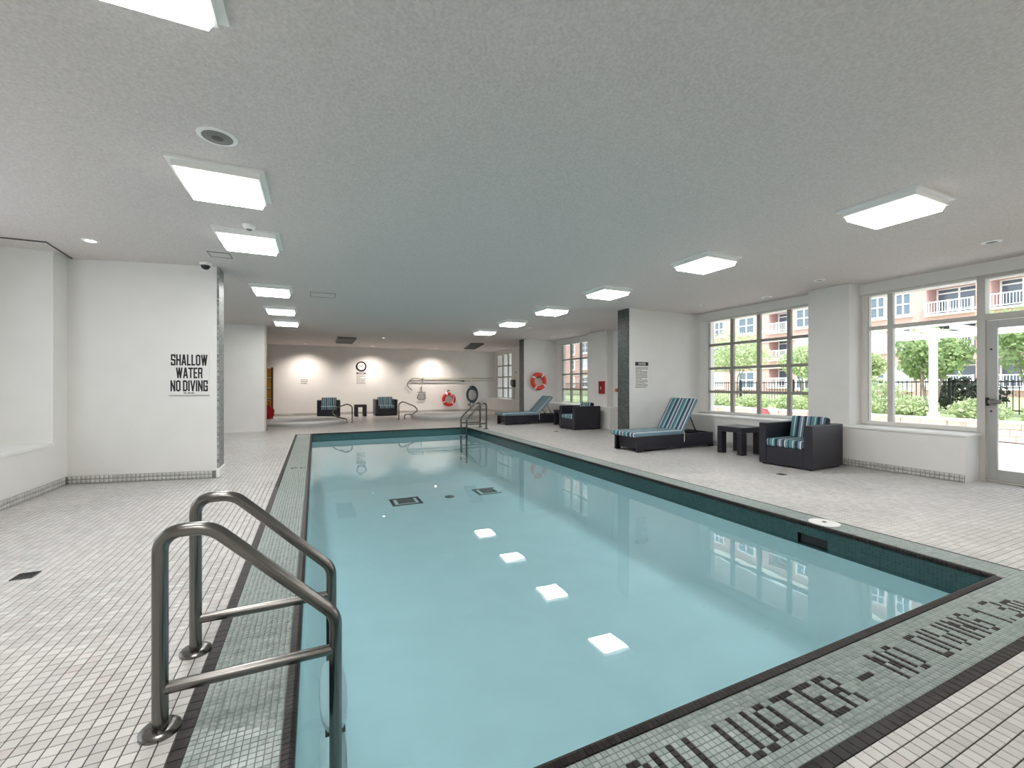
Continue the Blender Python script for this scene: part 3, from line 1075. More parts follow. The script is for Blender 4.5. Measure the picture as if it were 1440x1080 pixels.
h = 0.31
pm = MB().box(-h, h, -h, h, -0.018, 0).mesh('mount_plate', M['white'])
bm_ = MB().box(-h + 0.035, h - 0.035, -h + 0.035, h - 0.035, -0.05, -0.018).mesh('body', M['white'])
a, b = 0.265, 0.245
lm = MB().add([(-a, -a, -0.05), (a, -a, -0.05), (a, a, -0.05), (-a, a, -0.05), (-b, -b, -0.105), (b, -b, -0.105), (b, b, -0.105), (-b, b, -0.105)],
              [(0, 1, 2, 3), (4, 7, 6, 5)])
lm.add([lm.v[i] for i in range(8)], [(0, 4, 5, 1), (1, 5, 6, 2), (2, 6, 7, 3), (3, 7, 4, 0)], 1)
lm = lm.mesh('lens', [M['lens'], M['lens_side']])
rm = MB()
for x0, x1, y0, y1 in ((-0.275, 0.275, -0.275, -0.262), (-0.275, 0.275, 0.262, 0.275), (-0.275, -0.262, -0.262, 0.262), (0.262, 0.275, -0.262, 0.262)):
    rm.box(x0, x1, y0, y1, -0.062, -0.048)
rm = rm.mesh('lens_frame', M['white'])
ordn = ['nearest', 'second', 'third', 'fourth', 'fifth', 'farthest']
right_row = [(4.75, 2.1 + 0), (4.62, 4.05), (4.58, 6.05), (4.62, 8.05), (4.62, 10.08), (4.64, 12.1)]
left_row = [(-0.66, 1.98), (-0.66, 4.06), (-0.66, 5.53), (-0.66, 8.25), (-0.66, 10.4), (-0.66, 12.4)]
for row, nm in ((right_row, 'over the window side of the pool'), (left_row, 'over the ladder side of the pool')):
    for k, (x, y) in enumerate(row + [(row[0][0], 0.0), (row[0][0], -1.95)]):  # last two of each row added behind the camera to brighten the room
        lab = 'square lit ceiling light, %s in the row %s' % ((ordn + ['added unseen seventh', 'added unseen eighth'])[k], nm)
        r = ceiling_light(lab, x, y)
        put('mount_plate', pm, r)
        put('body', bm_, r)
        put('lens', lm, r)
        put('lens_frame', rm, r)


# ------------------------------------------------------------------ ceiling fittings
def downlight(x, y, label, lit=False, s_=0.075, spot=None):
    r = empty('downlight', (x, y, CE), label=label, cat='downlight', group='recessed downlights')
    MB().lathe([(s_, 0), (s_, -0.006), (s_ * 0.72, -0.012), (s_ * 0.62, -0.002)], n=24, caps=False).build('trim_ring', M['white'], r, smooth=True)
    MB().lathe([(s_ * 0.6, -0.003), (0, -0.003)], n=20, caps=False).build('lamp', M['lamp'] if lit else M['darkgrey'], r)
    if spot:
        ld = bpy.data.lights.new('spot', 'SPOT')
        ld.energy = spot
        ld.spot_size = math.radians(125)
        ld.spot_blend = 1.0
        ld.shadow_soft_size = 0.05
        ld.color = (1.0, 0.89, 0.80)
        lo = bpy.data.objects.new('spot', ld)
        COL.objects.link(lo)
        lo.parent = r
        lo.location = (0, 0, -0.03)
        lo.rotation_euler = (math.radians(14), 0, 0)


downlight(-2.3, 6.38, 'lit round downlight above the shallow water sign wall', lit=True)
downlight(7.0, 2.18, 'unlit round downlight before the glass door', s_=0.085)
downlight(7.13, 4.09, 'unlit round downlight beside the square pier top')
downlight(7.63, 5.3, 'white round downlight close above the sixteen-pane window', s_=0.09)
downlight(7.2, 6.35, 'unlit round downlight above the steep lounger backrest')
downlight(7.17, 10.41, 'unlit round downlight above the red fire cabinet')
downlight(7.26, 12.58, 'tiny round downlight above the orange life ring')
downlight(5.56, 10.97, 'tiny dark downlight beside a ceiling light near mid room')
downlight(2.17, 15.39, 'small lit downlight nearer than the clock, over far deck', lit=True)
downlight(2.2, 18.9, 'small warm downlight washing the wall by the clock', lit=True, spot=95)
downlight(-0.35, 18.9, 'small warm downlight washing the wall above the white notice', lit=True, spot=95)
downlight(4.9, 18.9, 'small lit downlight above the leaf net on the far wall', lit=True, spot=95)
downlight(-0.53, 14.11, 'tiny downlight over the near rim of the hot tub by the partition', s_=0.06)

sp = empty('ceiling_speaker', (-0.58, 3.36, CE), label='round grey ceiling speaker between the two nearest lights', cat='speaker')
MB().lathe([(0.115, 0), (0.115, -0.006), (0.10, -0.012), (0.088, -0.012)], n=36, caps=False).build('rim', M['white'], sp, smooth=True)
MB().lathe([(0.09, -0.011), (0.06, -0.014), (0, -0.015)], n=36, caps=False).build('grille', M['grille'], sp, smooth=True)
MB().lathe([(0.035, -0.016), (0, -0.018)], n=20, caps=False).build('cone', M['darkgrey'], sp)
sd = empty('smoke_detector', (-0.61, 5.1, CE), label='small white smoke detector beside the third ladder-side ceiling light', cat='smoke detector')
MB().lathe([(0.06, 0), (0.06, -0.015), (0.048, -0.035), (0.03, -0.045), (0, -0.045)], n=28).build('body', M['white'], sd, smooth=True)
MB().lathe([(0.03, -0.045), (0.02, -0.055), (0, -0.056)], n=16).build('sensor', M['grille'], sd, smooth=True)
cm = empty('security_camera', (-1.33, 6.93, CE), label='black dome security camera on ceiling at the mosaic-edged wall corner', cat='security camera')
MB().lathe([(0.07, 0), (0.07, -0.02), (0.06, -0.035), (0.055, -0.035)], n=28).build('base', M['white'], cm, smooth=True)
MB().lathe([(0.055, -0.034)] + [(0.055 * math.cos(i * PI / 12), -0.034 - 0.055 * math.sin(i * PI / 12)) for i in range(1, 7)], n=28).build('dome', M['black'], cm, smooth=True)


def grille(x, y, w, d, rz, label, nm='air_vent', drop=0.03):
    r = empty(nm, (x, y, CE), rz, label=label, cat='vent', group='ceiling vents')
    f = MB()
    for a_ in ((-w, w, -d, -d + 0.03), (-w, w, d - 0.03, d), (-w, -w + 0.03, -d + 0.03, d - 0.03), (w - 0.03, w, -d + 0.03, d - 0.03)):
        f.box(*a_, -drop, 0)
    f.build('frame', M['grille'], r)
    MB().box(-w + 0.03, w - 0.03, -d + 0.03, d - 0.03, -0.004, 0).build('back_panel', M['grille'], r)
    n = 9
    for k in range(n):
        yy = -d + 0.05 + (2 * d - 0.1) * k / (n - 1)
        MB().obox((0, yy, -drop * 0.5), (w - 0.03, 0, 0), (0, 0.018, -0.008), (0, 0.001, 0.002)).build('slat', M['grille'], r)


grille(1.0, 16.6, 0.30, 0.9, 0.0, 'long grey ceiling air vent in front of the clock wall', drop=0.07)
grille(6.0, 17.0, 0.26, 1.2, math.radians(-12), 'long dark ceiling air vent above the hose end of the room', drop=0.05)
for x, y, s_, lab in ((0.13, 8.52, 0.21, 'flush square ceiling access panel beside the fourth light'), (-1.08, 6.42, 0.12, 'small flush ceiling access panel near the dome camera')):
    r = empty('access_panel', (x, y, CE), label=lab, cat='panel')
    f = MB()
    for a_ in ((-s_, s_, -s_, -s_ + 0.012), (-s_, s_, s_ - 0.012, s_), (-s_, -s_ + 0.012, -s_ + 0.012, s_ - 0.012), (s_ - 0.012, s_, -s_ + 0.012, s_ - 0.012)):
        f.box(*a_, -0.006, 0)
    f.build('frame', M['grille'], r)  # thin grey strips stand for the shadow lines round the panel
    MB().box(-s_ + 0.012, s_ - 0.012, -s_ + 0.012, s_ - 0.012, -0.003, 0).build('door', M['ceiling'], r)


# ------------------------------------------------------------------ windows and door (plane X = WX)
def win_grid(name, y0, y1, ncol, zs, sill=0.645, top=2.735):
    r = empty(name, (WX, (y0 + y1) / 2, 0), kind='structure')
    yc = (y0 + y1) / 2
    hy = (y1 - y0) / 2
    f = MB()
    for a_ in ((-hy, hy, sill, sill + 0.045), (-hy, hy, top - 0.035, top), (-hy, -hy + 0.05, sill + 0.045, top - 0.035), (hy - 0.05, hy, sill + 0.045, top - 0.035)):
        f.box(-0.02, 0.09, *a_)
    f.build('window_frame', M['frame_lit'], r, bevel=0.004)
    ys = [-hy + 0.04 + (2 * hy - 0.08) * k / ncol for k in range(ncol + 1)]
    for y in ys:
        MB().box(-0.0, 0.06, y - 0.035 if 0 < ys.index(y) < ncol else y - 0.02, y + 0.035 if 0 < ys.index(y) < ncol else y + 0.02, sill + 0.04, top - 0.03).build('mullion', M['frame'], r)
    for z in zs:
        for k in range(ncol):
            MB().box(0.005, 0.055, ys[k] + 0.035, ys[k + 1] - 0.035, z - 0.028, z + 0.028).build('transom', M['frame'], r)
    zz = [sill + 0.045] + list(zs) + [top - 0.035]
    for k in range(ncol):
        for j in range(len(zz) - 1):
            MB().box(0.026, 0.032, ys[k] + 0.02, ys[k + 1] - 0.02, zz[j] + 0.01, zz[j + 1] - 0.01).build('pane', M['glass'], r)
    return r


TZ = [1.12, 1.645, 2.17]
win_grid('window_2', 4.57, 7.10, 4, TZ)
win_grid('window_3', 11.0, 13.50, 4, TZ)
win_grid('window_6_added', -2.9, 1.2, 4, [2.17])  # unseen window added behind the camera for more daylight
win_grid('window_4', 17.0, 19.55, 4, TZ)
# garden-side window next to the door
w1 = empty('window_1', (WX, 0, 0), kind='structure')
f = MB()
f.box(-0.02, 0.09, 2.66, 3.98, 0.645, 0.70)
f.box(-0.02, 0.09, 2.66, 3.98, 2.70, 2.735)
f.box(-0.02, 0.09, 3.94, 3.99, 0.70, 2.70)
f.build('window_frame', M['frame_lit'], w1, bevel=0.004)
for y0, y1 in ((3.61, 3.68), (3.925, 3.945)):
    MB().box(0, 0.07, y0, y1, 0.69, 2.71).build('mullion', M['frame_door'], w1)
MB().box(-0.04, 0.10, 2.585, 2.665, 0.0, 2.735).build('mullion', M['frame_door'], w1)
MB().box(0, 0.07, 2.665, 3.61, 2.155, 2.215).build('transom', M['frame_door'], w1)
MB().box(0, 0.07, 3.68, 3.925, 2.155, 2.215).build('transom', M['frame_door'], w1)
for y0, y1 in ((2.66, 3.62), (3.67, 3.93)):
    for z0, z1 in ((0.69, 2.165), (2.205, 2.71)):
        MB().box(0.03, 0.036, y0, y1, z0, z1).build('pane', M['glass'], w1)
d1 = empty('door_1', (WX, 0, 0), kind='structure')
df = MB()
df.box(-0.04, 0.10, 1.45, 1.55, 0, 2.735)
df.box(-0.04, 0.10, 1.55, 2.585, 2.14, 2.22)
df.box(-0.04, 0.10, 1.55, 2.585, 2.69, 2.735)
df.box(-0.03, 0.10, 1.55, 2.585, 0.0, 0.02)
df.build('door_frame', M['frame_door'], d1, bevel=0.004)
dl = MB()
dl.box(0.0, 0.045, 2.485, 2.575, 0.02, 2.13)
dl.box(0.0, 0.045, 1.56, 1.65, 0.02, 2.13)
dl.box(0.0, 0.045, 1.65, 2.485, 2.03, 2.13)
dl.box(0.0, 0.045, 1.65, 2.485, 0.02, 0.16)
dl.build('door_leaf', M['alu'], d1, bevel=0.003)
MB().box(0.018, 0.026, 1.65, 2.485, 0.16, 2.03).build('pane', M['glass'], d1)
MB().box(0.03, 0.036, 1.55, 2.585, 2.22, 2.69).build('pane', M['glass'], d1)
dh = MB()
dh.box(-0.05, 0.0, 2.51, 2.555, 1.02, 1.09)
dh.box(-0.075, -0.05, 2.43, 2.555, 1.03, 1.08)
dh.build('door_handle', M['steel'], d1, bevel=0.006)
MB().box(-0.055, -0.0, 2.556, 2.582, 1.0, 1.11).build('latch_case', M['black'], d1, bevel=0.006)
for z in (1.75, 0.93):
    MB().lathe([(0.012, 0), (0.012, 0.006), (0, 0.006)], (0, 2.54, z), n=12, axis='x').build('door_bolt', M['black'], d1, loc=(-0.006, 0, 0))


# ------------------------------------------------------------------ signs
def text_mesh(body, size, bold=0.0, sx=1.0, thick=0.001):
    cu = bpy.data.curves.new('lettering', 'FONT')
    cu.body = body
    cu.size = size
    cu.align_x = 'CENTER'
    cu.align_y = 'CENTER'
    cu.offset = bold
    cu.extrude = thick
    ob = bpy.data.objects.new('lettering', cu)
    COL.objects.link(ob)
    dg = bpy.context.evaluated_depsgraph_get()
    me = bpy.data.meshes.new_from_object(ob.evaluated_get(dg))
    bpy.data.objects.remove(ob)
    for v in me.vertices:
        v.co.x *= sx
    return me


def add_text(parent, body, size, loc, rz=0.0, bold=0.0, sx=1.0, m_='ink', name='lettering'):
    me = text_mesh(body, size, bold, sx)
    me.materials.clear()
    me.materials.append(M[m_])
    return put(name, me, parent, loc=loc, rot=(PI / 2, 0, rz))


ang = math.atan2(-0.33, 1.67)
yw = lambda x: 7.08 + (x + 1.23) * (-0.33 / 1.67)
sg = empty('warning_sign', (-1.55, yw(-1.55) - 0.004, 1.44), ang, label='white sign reading shallow water no diving on the left wall', cat='sign')
MB().box(-0.235, 0.235, -0.008, 0, -0.30, 0.30).build('board', M['paper'], sg)
MB().box(-0.24, 0.24, -0.012, 0, -0.306, -0.30).build('edge_strip', M['grille'], sg)
def fit_text(parent, body, cx, cz, w, h_, y=-0.009, bold=0.012, m_='ink'):
    me = text_mesh(body, 1.0, bold)
    xs = [v.co.x for v in me.vertices]; ys_ = [v.co.y for v in me.vertices]
    kx, ky = w / (max(xs) - min(xs)), h_ / (max(ys_) - min(ys_))
    mx_, my_ = (max(xs) + min(xs)) / 2, (max(ys_) + min(ys_)) / 2
    for v in me.vertices:
        v.co.x = (v.co.x - mx_) * kx
        v.co.y = (v.co.y - my_) * ky
        v.co.z *= 0.8
    me.materials.clear()
    me.materials.append(M[m_])
    return put('lettering', me, parent, loc=(cx, y, cz), rot=(PI / 2, 0, 0))


BLOCK = {   # strokes on a 1 x 1 letter box (centre lines), and relative width
    'S': (1, [(1, .8, 1, .93), (0, 1, 1, 1), (0, .53, 0, 1), (0, .53, 1, .47), (1, 0, 1, .47), (0, 0, 1, 0), (0, .07, 0, .2)]),
    'H': (1, [(0, 0, 0, 1), (1, 0, 1, 1), (0, .5, 1, .5)]),
    'A': (1.05, [(0, 0, .42, 1), (1, 0, .58, 1), (.2, .25, .8, .25), (.4, 1, .6, 1)]),
    'L': (.75, [(0, 0, 0, 1), (0, 0, 1, 0)]),
    'O': (1, [(0, .1, 0, .9), (1, .1, 1, .9), (.3, 1, .7, 1), (.3, 0, .7, 0), (0, .92, .3, 1), (1, .92, .7, 1), (0, .08, .3, 0), (1, .08, .7, 0)]),
    'W': (1.6, [(0, 1, .25, 0), (.25, 0, .5, 1), (.5, 1, .75, 0), (.75, 0, 1, 1)]),
    'T': (.95, [(.5, 0, .5, 1), (-.1, 1, 1.1, 1)]),
    'E': (.75, [(0, 0, 0, 1), (0, 1, 1, 1), (0, .5, .85, .5), (0, 0, 1, 0)]),
    'R': (1, [(0, 0, 0, 1), (0, 1, .9, 1), (1, .56, 1, .94), (0, .5, .9, .5), (.9, .5, 1, 0)]),
    'N': (1.05, [(0, 0, 0, 1), (1, 0, 1, 1), (0, 1, 1, 0)]),
    'D': (1, [(0, 0, 0, 1), (0, 1, .6, 1), (1, .13, 1, .87), (0, 0, .6, 0), (.6, 1, 1, .9), (.6, 0, 1, .1)]),
    'I': (0, [(0, 0, 0, 1)]),
    'V': (1.1, [(0, 1, .5, 0), (.5, 0, 1, 1)]),
    'G': (1, [(0, .06, 0, .94), (0, 1, 1, 1), (1, .75, 1, .94), (0, 0, 1, 0), (1, 0, 1, .45), (.6, .45, 1, .45)]),
}


def block_text(parent, body, cz, width, hgt):
    sw_rel = 0.40                       # stroke as a share of the letter pitch
    tot = sum((BLOCK[c][0] + sw_rel + 0.28) if c != ' ' else 0.55 for c in body) - 0.28
    unit = width / tot
    sw = sw_rel * unit * 1.12
    x = -width / 2 + sw / 2
    sv = 0.15 * hgt
    for n_, c in enumerate(body):
        if c == ' ':
            x += 0.55 * unit
            continue
        w_, strokes = BLOCK[c]
        mb = MB()
        for q, (xa, za, xb, zb) in enumerate(strokes):
            H = hgt - sv
            a_ = Vector((xa * w_ * unit, 0, -H / 2 + za * H))
            b_ = Vector((xb * w_ * unit, 0, -H / 2 + zb * H))
            d_ = (b_ - a_)
            L_ = d_.length
            d_ = d_.normalized()
            hor = abs(d_.x) > 0.9
            th = sv / 2 if hor else sw / 2
            nrm_ = Vector((-d_.z, 0, d_.x))
            ext = (sw / 2 if hor else sv / 2)
            y = -0.0092 - 0.00012 * q
            mb.obox((a_ + b_) / 2 + Vector((0, y, 0)), d_ * (L_ / 2 + ext * 0.98), nrm_ * th, (0, 0.0012, 0))
        mb.build('letter', M['ink'], parent, loc=(x, 0, cz))
        x += (w_ + sw_rel + 0.28) * unit


block_text(sg, 'SHALLOW', 0.175, 0.43, 0.15)
block_text(sg, 'WATER', 0.0, 0.31, 0.145)
block_text(sg, 'NO DIVING', -0.175, 0.44, 0.15)
sm = MB()
for k, w in enumerate((0.035, 0.04, 0.035)):
    sm.box(-0.065 + k * 0.045, -0.065 + k * 0.045 + w * 0.9, -0.0095, -0.008, -0.28, -0.268)
sm.build('small_print', M['ink'], sg)


def notice(name, loc, w, h_, label, header=None, rows=9, hdr_h=0.13, rz=0.0, cat='sign', hdr_mat='ink', seed=1, spacing=1.0):
    r = empty(name, loc, rz, label=label, cat=cat)
    MB().box(-w / 2, w / 2, -0.008, 0, -h_ / 2, h_ / 2).build('board', M['paper'], r)
    top = h_ / 2 - 0.02
    if header:
        MB().box(-w / 2 + 0.02, w / 2 - 0.02, -0.0095, -0.008, top - hdr_h * h_, top).build('header', M[hdr_mat], r)
        fit_text(r, header, 0, top - hdr_h * h_ / 2, w * 0.5, hdr_h * h_ * 0.6, y=-0.011, bold=0.015, m_='paper')
        top -= hdr_h * h_ + 0.03
    rd = random.Random(seed)
    pr = MB()
    hh_ = (top + h_ / 2 - 0.03) / rows
    for k in range(rows):
        z = top - k * hh_
        x = -w / 2 + 0.03
        end = w / 2 - 0.03 - (rd.random() * 0.5 * w if k % 3 == 2 else rd.random() * 0.05 * w)
        while x < end:
            ww = 0.018 + rd.random() * 0.035
            pr.box(x, min(x + ww, end), -0.0092, -0.008, z - hh_ * 0.5, z)
            x += ww + 0.01
    pr.build('small_print', M['greyink'], r, kind='stuff')
    return r


notice('rules_notice', (6.425, 7.298, 1.48), 0.40, 0.62, 'tall white rules notice with black header on wall beside the mosaic column', header='CAUTION', rows=15, seed=3)
notice('rules_notice', (1.80 * BWK, YB - 0.002, 1.28 + 0.27 * BWK), 0.44, 0.58, 'white rules notice directly under the wall clock', header='CAUTION', rows=8, hdr_h=0.16, seed=5, hdr_mat='greyink')
nb = notice('small_notice', (-0.40 * BWK, YB - 0.002, 1.28 + 0.10 * BWK), 0.32, 0.27, 'small white notice alone on the far wall above an armchair', rows=3, seed=8)
ck = empty('wall_clock', (1.81 * BWK, YB - 0.002, 1.28 + 0.79 * BWK), label='round black rimmed wall clock above the far rules notice', cat='clock')
MB().lathe([(0.215, 0), (0.215, 0.03), (0.19, 0.045), (0.165, 0.03), (0.165, 0.012)], n=40, axis='y', caps=False).build('rim', M['ink'], ck, smooth=True)
MB().lathe([(0.17, 0.012), (0, 0.012)], n=40, axis='y', caps=False).build('face', M['paper'], ck)
MB().obox((0.03, -0.018, 0.035), (0.035, 0, 0.04), (0, 0.002, 0), (0.006, 0, -0.006)).build('hand', M['ink'], ck)
MB().obox((-0.028, -0.02, 0.012), (0.045, 0, -0.02), (0, 0.002, 0), (0.004, 0, 0.006)).build('hand', M['ink'], ck)
mk = MB()
for k in range(12):
    a_ = k * PI / 6
    mk.obox((0.145 * math.sin(a_), -0.014, 0.145 * math.cos(a_)), (0.012 * math.sin(a_), 0, 0.012 * math.cos(a_)), (0, 0.002, 0), (0.004 * math.cos(a_), 0, -0.004 * math.sin(a_)))
mk.build('hour_marks', M['ink'], ck)


# ------------------------------------------------------------------ life ring, coils, poles on walls
def bwp(x, z, dy=0.0):
    return (x * BWK, YB - 0.03 - dy, 1.28 + (z - 1.28) * BWK)


lr = empty('life_ring', (7.33, 13.70, 1.40), label='orange life ring with white bands on the wall above a lounger', cat='life ring')
R0, r0 = 0.245, 0.075
MB().tube([(R0 * math.cos(2 * PI * i / 40), 0, R0 * math.sin(2 * PI * i / 40)) for i in range(40)], r0, n=14, closed=True).build('ring', M['ring'], lr, smooth=True)
for k in range(4):
    a_ = PI / 4 + k * PI / 2 + 0.2
    MB().tube([(R0 * math.cos(a_ + u), 0, R0 * math.sin(a_ + u)) for u in (-0.11, -0.04, 0.04, 0.11)], r0 + 0.004, n=14).build('band', M['paper'], lr, smooth=True)
rp = []
for i in range(48):
    a_ = 2 * PI * i / 48
    rr = R0 + r0 + 0.012 + 0.018 * abs(math.sin(2 * (a_ - 0.2 - PI / 4)))
    rp.append((rr * math.cos(a_), 0, rr * math.sin(a_)))
MB().tube(rp, 0.008, n=6, closed=True).build('rope', M['paper'], lr)
MB().box(-0.02, 0.02, -0.02, 0.085, 0.15, 0.20).build('hook', M['black'], lr)

c = bwp(5.66, 0.60)
rc = empty('throw_ring', c, label='dark red throw ring with white rope on the far wall', cat='life ring')
MB().tube([(0.26 * math.cos(2 * PI * i / 36), -0.06, 0.26 * math.sin(2 * PI * i / 36)) for i in range(36)], 0.075, n=12, closed=True).build('ring', M['red'], rc, smooth=True)
for a_ in (1.15, 2.0, 3.6, 5.5):
    MB().tube([(0.26 * math.cos(a_ + u), -0.06, 0.26 * math.sin(a_ + u)) for u in (-0.12, 0, 0.12)], 0.079, n=12).build('band', M['paper'], rc, smooth=True)
MB().tube(fillet([(-0.12, -0.13, 0.22), (-0.02, -0.10, 0.42), (0.06, -0.12, 0.30), (0.14, -0.12, 0.38), (0.22, -0.13, 0.1), (0.16, -0.14, -0.16)], 0.06, 4), 0.014, n=6).build('rope', M['paper'], rc)
MB().box(-0.05, 0.05, -0.05, 0.028, 0.36, 0.44).build('hook', M['black'], rc)

c = bwp(6.80, 0.83)
hs = empty('hose_coil', c, label='dark blue vacuum hose coiled on the far wall behind the ladder', cat='hose')
hp = []
for i in range(int(28 * 5.5)):
    a_ = 2 * PI * i / 28
    k = i / 28
    ra, rb = 0.30 - 0.025 * (k % 3), 0.37 - 0.03 * ((k * 1.3) % 3)
    hp.append((ra * math.sin(a_), -0.05 - 0.03 * (i % 28 > 14) - 0.022 * (int(k) % 3), rb * math.cos(a_) + 0.02 - 0.02 * k))
hp += [(-0.10, -0.1, -0.36), (-0.12, -0.1, -0.45), (-0.1, -0.1, -0.58), (-0.22, -0.08, -0.48)]
MB().tube(hp, 0.028, n=8).build('hose', M['bluehose'], hs, smooth=True)
MB().box(-0.09, 0.09, -0.12, 0.028, 0.36, 0.40).build('hook', M['black'], hs)

pl = empty('rescue_hook_pole', bwp(5.9, 1.575), label='long pole with curved rescue hook mounted high on the far wall', cat='pole')
x0 = bwp(5.9, 1.5)[0]
pp = lambda x, z: (x * BWK - x0, -0.04, (z - 1.575) * BWK)
MB().tube([pp(4.3, 1.575), pp(7.84, 1.595)], 0.022, n=10).build('pole', M['beige'], pl, smooth=True)
MB().tube(fillet([pp(4.32, 1.575), pp(3.98, 1.56), pp(3.80, 1.42), pp(3.74, 1.25), pp(3.84, 1.12), pp(3.97, 1.04)], 0.12, 5), 0.02, n=10).build('hook', M['grille'], pl, smooth=True)
MB().box(0.85, 0.89, -0.06, 0.028, -0.17, 0.07).build('bracket', M['white'], pl)
MB().box(-1.5, -1.46, -0.06, 0.028, -0.17, 0.05).build('bracket', M['grille'], pl)
p2 = empty('telescopic_pole', bwp(5.9, 1.45), label='straight telescopic cleaning pole mounted just below the hook pole', cat='pole')
MB().tube([(3.86 * BWK - x0, -0.04, 0.0), (6.35 * BWK - x0, -0.04, 0.0)], 0.024, n=10).build('pole', M['grille'], p2, smooth=True)
MB().tube([(6.35 * BWK - x0, -0.04, 0.0), (7.9 * BWK - x0, -0.04, 0.02)], 0.018, n=10).build('inner_pole', M['beige'], p2, smooth=True)
MB().tube([(6.28 * BWK - x0, -0.04, 0.0), (6.42 * BWK - x0, -0.04, 0.0)], 0.032, n=10).build('collar', M['darkgrey'], p2, smooth=True)

c = bwp(4.39, 0.9)
ln = empty('leaf_net', c, label='grey leaf skimmer net hung on the far wall', cat='net')
MB().tube([(0, -0.03, 0.34), (0, -0.03, 0.05)], 0.018, n=8).build('handle', M['grille'], ln)
MB().tube([(-0.22, -0.03, 0.05), (0.22, -0.03, 0.05)], 0.014, n=8).build('crossbar', M['grille'], ln)
MB().tube(fillet([(-0.12, -0.03, 0.05), (-0.19, -0.03, -0.24), (-0.10, -0.03, -0.30), (0.10, -0.03, -0.30), (0.19, -0.03, -0.24), (0.12, -0.03, 0.05)], 0.05, 4), 0.014, n=8).build('frame', M['grille'], ln)
nt = MB()
for k in range(9):
    x = -0.15 + k * 0.0375
    nt.tube([(x * 0.7, -0.03, 0.05), (x, -0.05, -0.12), (x, -0.03, -0.29)], 0.003, n=4)
for k in range(8):
    z = 0.02 - k * 0.04
    nt.tube([(-0.14 - k * 0.006, -0.03, z), (0, -0.05, z), (0.14 + k * 0.006, -0.03, z)], 0.003, n=4)
nt.build('netting', M['grille'], ln, kind='stuff')

# fire cabinet and pull station near the second armchair
fc = empty('fire_cabinet', (7.918, 10.72, 1.2), PI, label='narrow red fire cabinet on the pier above the second armchair', cat='fire cabinet')
MB().box(0, 0.05, -0.13, 0.13, -0.19, 0.19).build('case', M['red'], fc, bevel=0.005)
MB().box(0.05, 0.056, -0.08, 0.08, -0.15, 0.15).build('door', M['darkred'], fc)
MB().box(0.056, 0.062, -0.015, 0.015, -0.06, 0.02).build('handle', M['paper'], fc)
fp = empty('fire_call_point', (8.148, 10.30, 1.11), -PI / 2, label='small red fire call point on white wall beside the mosaic column', cat='alarm')
MB().box(-0.07, 0.07, -0.01, 0, -0.12, 0.12).build('plate', M['paper'], fp)
MB().box(-0.05, 0.05, -0.05, -0.01, -0.04, 0.055).build('case', M['red'], fp, bevel=0.006)
MB().box(-0.03, 0.03, -0.062, -0.05, -0.005, 0.012).build('handle', M['paper'], fp)
# wall telephone on third pier
ph = empty('wall_telephone', (7.848, 16.9, 1.35), PI / 2 * -1, label='black wall telephone with hanging cord on the far pier', cat='telephone')
MB().box(-0.12, 0.12, -0.06, 0, -0.18, 0.15).build('base', M['black'], ph, bevel=0.01)
MB().tube(fillet([(-0.07, -0.09, 0.13), (-0.07, -0.13, 0.11), (-0.07, -0.13, -0.09), (-0.07, -0.09, -0.11)], 0.03, 4), 0.024, n=10).build('handset', M['black'], ph, smooth=True)
MB().tube([(0.05 + 0.015 * math.cos(i * 1.3), -0.04 + 0.015 * math.sin(i * 1.3), -0.15 - i * 0.01) for i in range(60)], 0.006, n=5).build('cord', M['black'], ph)
pn = notice('phone_notice', (7.848, 16.72, 1.80), 0.22, 0.14, 'small grey notice above the wall telephone', rows=3, rz=-PI / 2, seed=4)

# orange rack and red bag behind the partition
rk = empty('storage_rack', (-1.62, 17.5, 0), label='tall orange panelled rack against the partition gap', cat='rack')
for x in (-0.28, 0.22):
    for y in (-0.02, 0.30):
        MB().box(x - 0.02, x + 0.02, y - 0.02, y + 0.02, 0, 1.9).build('post', M['rackpost'], rk)
for k in range(4):
    z = 0.40 + k * 0.37
    MB().box(-0.26, 0.20, -0.012, 0.012, z + 0.02, z + 0.35).build('panel', M['orange'], rk, bevel=0.01)
    MB().box(-0.28, 0.22, -0.03, 0.31, z - 0.02, z + 0.0).build('shelf', mat('rack_edge', srgb(120, 70, 30), 0.6) if k == 0 else bpy.data.materials['rack_edge'], rk)
bg = empty('red_bag', (-1.55, 17.32, 0), label='crumpled red bag hanging at the foot of the orange rack', cat='bag')
bmx = bmesh.new()
bmesh.ops.create_icosphere(bmx, subdivisions=4, radius=1)
for v in bmx.verts:
    n = math.sin(v.co.x * 7) * 0.06 + math.sin(v.co.z * 9 + v.co.x * 5) * 0.05
    v.co = Vector((v.co.x * 0.24 * (1 + n), v.co.y * 0.13 * (1 + n), (v.co.z * 0.27) * (1 + n * 0.3) + 0.30))
me = bpy.data.meshes.new('body')
bmx.to_mesh(me); bmx.free()
me.materials.append(M['redcloth'])
me.shade_smooth()
put('body', me, bg)
MB().tube(fillet([(-0.1, 0, 0.5), (-0.08, 0, 0.66), (0.08, 0, 0.66), (0.1, 0, 0.5)], 0.05, 4), 0.012, n=6).build('strap', M['redcloth'], bg)

